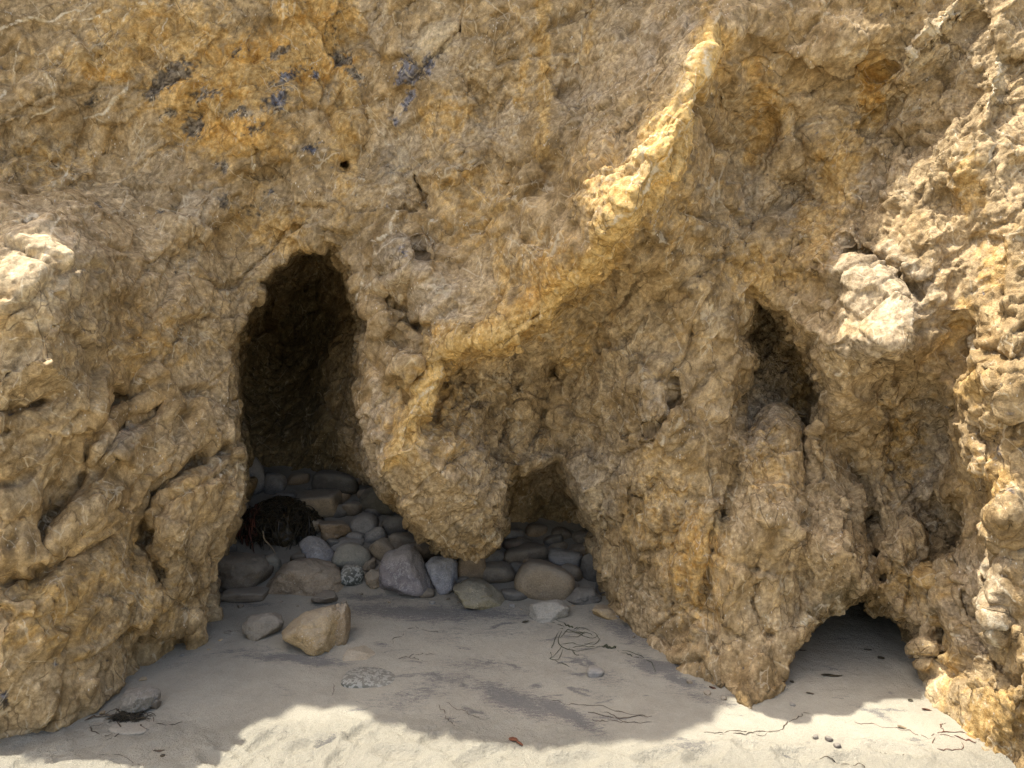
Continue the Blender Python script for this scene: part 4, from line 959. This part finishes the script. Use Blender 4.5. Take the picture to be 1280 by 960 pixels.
r_ = np.random.default_rng(77)
CR = {'small tan rock crumb lying at the sandy foot of the left wall': [(128,890),(160,866),(205,822),(228,818),(262,812),(275,800),(285,790),(180,848)],
      'small brown pebble in the sand along the front of the cobble heap': [(352,752),(372,757),(430,752),(452,742),(486,752),(560,748),(574,752),(640,757),(652,762),(716,757),(300,757),(336,757),(772,770),(540,752)],
      'small rock crumb on the sand at the foot of the broad pillar': [(792,796),(812,802),(828,812),(842,842),(862,852),(884,866),(905,872),(938,884),(990,880),(848,848)],
      'small stone crumb at the foot of the sunlit right wall': [(1188,892),(1202,905),(1222,924),(1232,936),(1170,872),(1245,948)]}
for lab, pts_ in CR.items():
    for (px, py) in pts_:
        q_ = r_.uniform(1.8, 4.6)
        cc = [BRN, TAN, OCR, GRY_][r_.integers(4)]
        stone('pebble', 'pebble', lab, px, py, q_, q_ * r_.uniform(.5, .8), 'angular', cc[0], cc[1], 'smooth', 0, 1.0, group=lab.replace('small ', '') + ' group', sink=.003)

# ------------------------------------------------------------------ seaweed, twigs and litter
def simple_mat(name, c1, c2, rough=.6, sc=40):
    t = Nt(name); n = t.noise(sc, 4, .6)
    return t.done(t.mix(t.rng(n, .35, .65), c1, c2), rough, t.bump(t.noise(sc * 4, 4, .6), .002), .35)
M_kelp = simple_mat('dried_kelp', (.020, .017, .010), (.065, .050, .026), .35)
M_kelpred = simple_mat('red_kelp', (.055, .018, .010), (.13, .045, .022), .45)
M_twig = simple_mat('brown_stalk', (.05, .038, .025), (.11, .08, .05), .7)
M_green = simple_mat('green_stalk', (.035, .038, .018), (.075, .075, .035), .6)
M_straw = simple_mat('pale_stalk', (.20, .15, .09), (.32, .25, .15), .7)

def tube(paths, ring=6):
    """paths: list of (points Nx3, radius array, flatness). returns one mesh data"""
    VV, QQ = [], []; off = 0
    for pts, rad, flat in paths:
        pts = np.asarray(pts, float); n = len(pts)
        if n < 2: continue
        T = np.gradient(pts, axis=0); T /= np.linalg.norm(T, axis=1)[:, None] + 1e-9
        up = np.array([0, 0, 1.]) if abs(T[:, 2]).mean() < .8 else np.array([1., 0, 0])
        A = np.cross(T, up); A /= np.linalg.norm(A, axis=1)[:, None] + 1e-9; Bn = np.cross(A, T)
        th = np.linspace(0, 2 * np.pi, ring, endpoint=False)
        R = pts[:, None] + rad[:, None, None] * (A[:, None] * np.cos(th)[None, :, None] + flat * Bn[:, None] * np.sin(th)[None, :, None])
        VV.append(R.reshape(-1, 3)); id_ = np.arange(n * ring).reshape(n, ring) + off
        a = id_[:-1]; b = id_[1:]
        QQ.append(np.stack([a, np.roll(a, -1, 1), np.roll(b, -1, 1), b], -1).reshape(-1, 4)); off += n * ring
    return np.concatenate(VV), np.concatenate(QQ)

def catmull(p, n=10):
    p = np.asarray(p, float); q = np.vstack([2 * p[0] - p[1], p, 2 * p[-1] - p[-2]]); out = []
    for i in range(1, len(q) - 2):
        t = np.linspace(0, 1, n, endpoint=False)[:, None]
        a, b, c, d = q[i - 1], q[i], q[i + 1], q[i + 2]
        out.append(.5 * ((2 * b) + (-a + c) * t + (2 * a - 5 * b + 4 * c - d) * t ** 2 + (-a + 3 * b - 3 * c + d) * t ** 3))
    return np.vstack(out + [p[-1:]])

def on_sand(pxy, r=.003, lift=0., wob=0):
    pts = []
    sm = catmull(pxy, 12)
    for k, (x, y) in enumerate(sm):
        h = hit(x, y); pts.append([h[0], h[1], sand_z(h[0], h[1]) + r * .5 + lift])
    pts = np.array(pts)
    if wob: pts[:, :2] += np.random.default_rng(len(pts)).normal(0, wob, (len(pts), 2))
    n = len(pts); rr = np.random.default_rng(int(abs(pts[0, 0] * 1e4)) + n)
    u = np.linspace(0, 1, n); w1 = sum(rr.uniform(-1, 1) * np.sin(u * k * np.pi * 2 + rr.uniform(0, 6)) for k in (1, 2, 3))
    w2 = sum(rr.uniform(-1, 1) * np.sin(u * k * np.pi * 2 + rr.uniform(0, 6)) for k in (1, 2, 4))
    pts[:, 0] += .003 * w2; pts[:, 1] += .006 * w1; pts[:, 2] += r * .8 * w2
    rad = .92 * r * (.35 + .65 * np.sin(np.linspace(.25, np.pi - .12, n))) * (1 + .35 * w1.clip(-1, 1))
    return pts, rad, .6

def strands(name, cat, label, lines, mat, r=.003, group=None, lift=0):
    V_, Q_ = tube([on_sand(l if not isinstance(l, tuple) else l[0], r if not isinstance(l, tuple) else l[1], lift) for l in lines])
    c = V_.mean(0); c[2] = V_[:, 2].min()
    o = link(name, make_mesh(name, V_ - c, Q_), mat); o.location = c
    o['label'] = label; o['category'] = cat
    if group: o['group'] = group
    return o

# tangle by the right pillar
def wander(x0, y0, x1, y1, n, a, sd):
    r = np.random.default_rng(sd); t = np.linspace(0, 1, n)
    return [(x0 + (x1 - x0) * u + r.normal(0, a) * (0 < u < 1), y0 + (y1 - y0) * u + r.normal(0, a * .45) * (0 < u < 1)) for u in t]
tg = [[(672,772),(690,775),(706,780)],[(676,774),(695,780),(705,785)],([(704,782),(714,785),(724,787)],.006),
      [(722,785),(738,790),(748,798),(744,806),(730,805)],[(702,790),(698,802),(703,810),(720,813),(740,812),(755,808)],
      [(705,795),(720,797),(735,793),(746,800)],[(703,808),(694,818),(688,824),(698,824),(704,812)],[(698,790),(690,810),(688,822)],
      [(700,806),(716,805),(730,807),(745,803)],[(720,790),(730,797),(742,799),(748,795)],[(710,812),(724,808),(738,810),(750,809)],[(700,800),(710,788),(724,793),(736,788)],
      [(716,812),(718,818),(724,820)],[(694,826),(704,830),(712,834)],([(752,808),(760,811),(772,812)],.008),[(770,812),(790,818),(805,824),(815,833),(820,842)],[(772,814),(788,822),(804,826)],[(700,786),(712,791),(730,792)]]
strands('seaweed_tangle','seaweed','loose tangle of thin green-brown seaweed stalks on sand beside the pillar', tg, M_green, .0028)
strands('seaweed_strand','seaweed','thin dark branching strand on shaded sand right of centre', [wander(690,878,745,883,7,1.5,1),wander(745,883,810,900,8,2,2),([(735,892),(760,897),(775,899),(800,897),(815,899)],.0035),wander(750,890,790,904,6,2,3),wander(760,903,815,906,6,2,4),wander(740,900,760,905,5,2,5)], M_twig, .0024, 'thin seaweed strands')
strands('seaweed_strand','seaweed','curled hairlike strand on sand above the speckled stone', [wander(492,804,505,790,4,2,6),wander(505,790,520,783,5,1,7),wander(520,784,548,790,6,3,8)], M_twig, .0022, 'thin seaweed strands')
strands('seaweed_strand','seaweed','short dark strand right of the speckled buried stone', [wander(498,826,520,820,6,2,9),wander(520,820,545,818,5,2,10),wander(508,824,530,828,5,1.5,11)], M_twig, .0024, 'thin seaweed strands')
strands('seaweed_strand','seaweed','forked thin strand near the middle shadow edge', [wander(548,882,556,900,4,2,12),wander(556,900,568,912,4,1,13),wander(558,880,585,893,5,2,14),wander(580,895,612,901,5,1.5,15)], M_twig, .0022, 'thin seaweed strands')
strands('seaweed_strand','seaweed','dark strands along the shadow edge left of the right cave', [wander(880,918,930,917,7,2,16),wander(930,918,975,914,7,2,17),wander(900,921,960,917,6,2,18),wander(975,914,985,900,4,2,19),wander(985,900,1012,892,5,2,20)], M_twig, .0026, 'thin seaweed strands')
strands('seaweed_strand','seaweed','long reddish hairline strand crossing the sunlit right sand', [wander(1068,905,1120,912,7,1.5,21),wander(1120,912,1165,925,7,1.5,22)], M_kelpred, .0018, 'thin seaweed strands')
strands('seaweed_loop','seaweed','looped reddish seaweed stalk on sunlit sand at far right', [[(1163,925),(1170,918),(1190,916),(1208,918),(1222,922)],[(1168,922),(1166,930),(1175,938),(1190,940),(1202,936),(1200,926),(1184,920),(1172,918)],([(1195,922),(1208,926),(1222,931)],.0045),[(1180,916),(1176,908),(1182,904)]], M_kelpred, .0024)
strands('seaweed_strand','seaweed','brown strand at the bottom edge below the three pebbles', [wander(1015,953,1060,952,6,1.5,23),wander(1060,952,1085,960,4,1,24)], M_twig, .0028, 'thin seaweed strands')
strands('seaweed_strand','seaweed','thin brown strand on sunlit sand below the orange shell chip', [wander(1100,938,1130,950,6,2,25)], M_twig, .0028, 'thin seaweed strands')
strands('seaweed_loop','seaweed','faint thin curved stalk on shaded sand below the lumpy rock', [[(122,946),(140,944),(158,946),(166,954),(160,960)]], M_twig, .0018)
strands('seaweed_strand','seaweed','dark vertical hair strand right of the ochre rock in shade', [wander(417,855,415,870,4,1,26)], M_twig, .002, 'thin seaweed strands')
# holdfast of black weed round the lumpy rock
V1, Q1 = tube([on_sand(l, r, lf) for l, r, lf in [([(106,903),(120,897),(138,896),(152,897)],.006,.006),([(128,905),(114,908),(113,916),(122,920),(140,920)],.003,0),([(144,900),(150,912),(144,922),(134,926)],.0035,0),([(190,898),(200,905),(212,905),(226,902)],.003,0),([(172,902),(176,908),(184,914)],.004,.004),([(172,902),(174,908),(170,914)],.003,.003)]] )
strands('seaweed_loop','seaweed','small closed brown loop of weed just behind the lumpy grey rock', [[(165,869),(167,862),(180,863),(190,868),(182,872),(167,871)]], M_twig, .0035)
o = link('seaweed_holdfast', make_mesh('seaweed_holdfast', V1, Q1), M_twig); o['label'] = 'black stringy seaweed root clump caught on the lumpy grey rock'; o['category'] = 'seaweed'
r = np.random.default_rng(5); pl = []
for k in range(110):
    x = r.normal(160, 9); y = 898 + r.normal(0, 3.0); L_ = r.uniform(5, 14); a = r.normal(0.1, .5)
    pts, rad, fl = on_sand([(x - L_ * math.cos(a), y + L_ * .35 * math.sin(a)), (x, y), (x + L_ * math.cos(a), y - L_ * .3 * math.sin(a))], .0028)
    pts[:, 2] += .018 * np.sin(np.linspace(0, np.pi, len(pts))) * r.uniform(.3, 1.4); pl.append((pts, rad, fl))
V2, Q2 = tube(pl); link('root_mass', make_mesh('root_mass', V2, Q2), M_kelp, o)

# heap of kelp in the cave
def kelp_heap():
    root = bpy.data.objects.new('seaweed_pile', None); C.objects.link(root)
    base = hit(338, 690); root.location = base
    root['label'] = 'dark heap of matted kelp on the stones inside the big cave'; root['category'] = 'seaweed'
    r = np.random.default_rng(9)
    # core mound
    W = 58 / F * base[1]; H = 66 / F * base[1]
    Pn = ICO.copy(); Pn *= (1 + .55 * fbm(Pn * 2.2, 61, 4) + .05 * fbm(Pn * 12, 71, 3))[:, None]
    Pn = Pn * np.array([W, W * .85, H * .86]) * .84; Pn[:, 1] += W * .85
    link('matted_core', make_mesh('matted_core', Pn, None, ICOT), M_kelp, root)
    bl, bl2 = [], []
    for k in range(900):
        th = r.uniform(0, 2 * np.pi); ph = r.uniform(.05, 1.35)
        n = np.array([math.cos(th) * math.sin(ph), math.sin(th) * math.sin(ph), math.cos(ph)])
        p = n * np.array([W, W * .85, H * .86]) * r.uniform(.92, 1.04); p[1] += W * .85
        d = np.cross(n, r.normal(size=3)); d /= np.linalg.norm(d); L_ = r.uniform(.06, .26)
        t = np.linspace(-1, 1, 9)[:, None]
        c = p + d * t * L_ * .5 + n * (.022 * (1 - t ** 2)) * r.uniform(.2, 1.4) - np.array([0, 0, .03]) * t ** 2
        rad = r.uniform(.004, .011) * (1 - .75 * np.abs(t[:, 0]) ** 3)
        (bl2 if (p[0] < -W * .35 and r.random() < .4) else bl).append((c, rad, .22))
    Vb, Qb = tube(bl, 6); link('kelp_blades', make_mesh('kelp_blades', Vb, Qb), M_kelp, root)
    Vb, Qb = tube(bl2, 6); b = link('kelp_blades', make_mesh('kelp_blades', Vb, Qb), M_kelpred, root); b['label'] = 'reddish kelp blades at the left of the heap'
    c = catmull([[-.02, -.10, H * .45], [.0, -.12, H * .3], [.03, -.1, H * .18], [.07, -.10, .0], [.09, -.12, -.08]], 8)
    Vb, Qb = tube([(c, np.linspace(.009, .004, len(c)), .5)]); link('pale_stalk', make_mesh('pale_stalk', Vb, Qb), M_straw, root)
kelp_heap()

# small litter: each a chip or flake of its own
def chip(name, cat, label, px, py, l, w, rot, mat, group=None):
    h = hit(px, py); sc = h[1] / F
    p = ICO * np.array([l * sc, w * sc * 2.2, w * sc * .8]); p *= (1 + .25 * perlin(ICO * 2 + px, 77))[:, None]
    p[:, 2] += .25 * l * sc * np.sin(ICO[:, 0] * 2 + px)*.4
    o = link(name, make_mesh(name, p, None, ICOT), mat)
    o.location = (h[0], h[1], sand_z(h[0], h[1]) + w * sc * .4); o.rotation_euler = (0, math.radians(rot), math.radians(rot))
    o['label'] = label; o['category'] = cat
    if group: o['group'] = group
M_leaf = simple_mat('red_brown_leaf', (.12, .04, .018), (.22, .085, .04), .6)
chip('dry_leaf','leaf','red-brown curled leaf on shaded sand at bottom centre',642,928,6,2.2,15,M_leaf)
chip('dry_leaf','leaf','orange-brown leaf flake touching the red-brown curled leaf',650,933,5,2.0,30,M_leaf)
chip('driftwood_bit','driftwood','longest dark driftwood sliver on the right cave floor',1040,846,13,1.6,-3,M_kelp,'dark debris on the right cave floor')
chip('driftwood_bit','driftwood','thin dark fleck at the left of the right cave floor',1003,814,5,1.0,0,M_kelp,'dark debris on the right cave floor')
chip('driftwood_bit','driftwood','dim fleck near the back middle of the right cave floor',1085,814,5,1.0,0,M_kelp,'dark debris on the right cave floor')
chip('driftwood_bit','driftwood','dark lump right of the dim back fleck in the right cave',1101,824,4,1.8,5,M_kelp,'dark debris on the right cave floor')
chip('driftwood_bit','driftwood','faint brown sliver just inside the right cave left side',1015,868,8,.9,5,M_twig,'dark debris on the right cave floor')
chip('driftwood_bit','driftwood','dark speck close to the pillar foot in the right cave',990,852,2.4,1.4,0,M_kelp,'dark debris on the right cave floor')
chip('driftwood_bit','driftwood','small dark speck near the shadow edge of the right cave',1138,878,2.8,1.5,0,M_kelp,'dark debris on the right cave floor')
chip('driftwood_bit','driftwood','reddish sliver at the shadow edge beside the right wall',1159,889,7,1.0,6,M_kelpred,'dark debris on the right cave floor')
chip('driftwood_bit','driftwood','red sliver on the sand left of the right pillar foot',891,859,6,1.4,25,M_kelpred)
chip('driftwood_bit','driftwood','black comma-shaped fleck left of the seaweed tangle',656,778,5,1.4,-25,M_kelp)
chip('driftwood_bit','driftwood','tiny black fleck on the left sand beside the sun edge',203,946,3,1.5,0,M_kelp)
chip('driftwood_bit','driftwood','flat dark smear of weed on the left sand above the black fleck',199,938,7,1.2,-4,M_twig)
chip('shell_bit','shell','small orange shell chip on the sunlit sand right of centre',1128,911,7,1.6,10,M_straw)

# ------------------------------------------------------------------ light, world, camera
sd_ = Vector((SUN[0], SUN[1], 1)).normalized()
sl = bpy.data.lights.new('sun', 'SUN'); sl.energy = 3.3; sl.angle = math.radians(.53); sl.color = (1, .95, .86)
so = bpy.data.objects.new('sun', sl); C.objects.link(so); so.rotation_euler = sd_.to_track_quat('Z', 'Y').to_euler()
w = bpy.data.worlds.new('World'); bpy.context.scene.world = w; w.use_nodes = True
nt = w.node_tree; sky = nt.nodes.new('ShaderNodeTexSky'); sky.sky_type = 'NISHITA'; sky.sun_disc = False
sky.sun_elevation = math.asin(sd_.z); sky.sun_rotation = math.atan2(sd_.x, sd_.y)
sky.dust_density = 5; sky.ozone_density = 0.4; sky.air_density = 0.8
nt.links.new(sky.outputs[0], nt.nodes['Background'].inputs[0]); nt.nodes['Background'].inputs[1].default_value = .15

cam = bpy.data.cameras.new('camera'); cam.sensor_width = 36; cam.lens = 36 * F / 1280; cam.clip_end = 500; cam.clip_start = .05
co = bpy.data.objects.new('camera', cam); C.objects.link(co); co.location = (0, 0, CAMZ); co.rotation_euler = (math.radians(90), 0, 0)
sc = bpy.context.scene; sc.camera = co
sc.view_settings.view_transform = 'Standard'; sc.view_settings.look = 'None'; sc.view_settings.exposure = 1.27; sc.view_settings.gamma = 1
sc.cycles.use_denoising = True; sc.cycles.denoising_prefilter = 'NONE'; sc.cycles.max_bounces = 6; sc.cycles.diffuse_bounces = 3; sc.cycles.glossy_bounces = 1; sc.cycles.use_adaptive_sampling = True; sc.cycles.adaptive_threshold = .02; sc.cycles.caustics_reflective = False
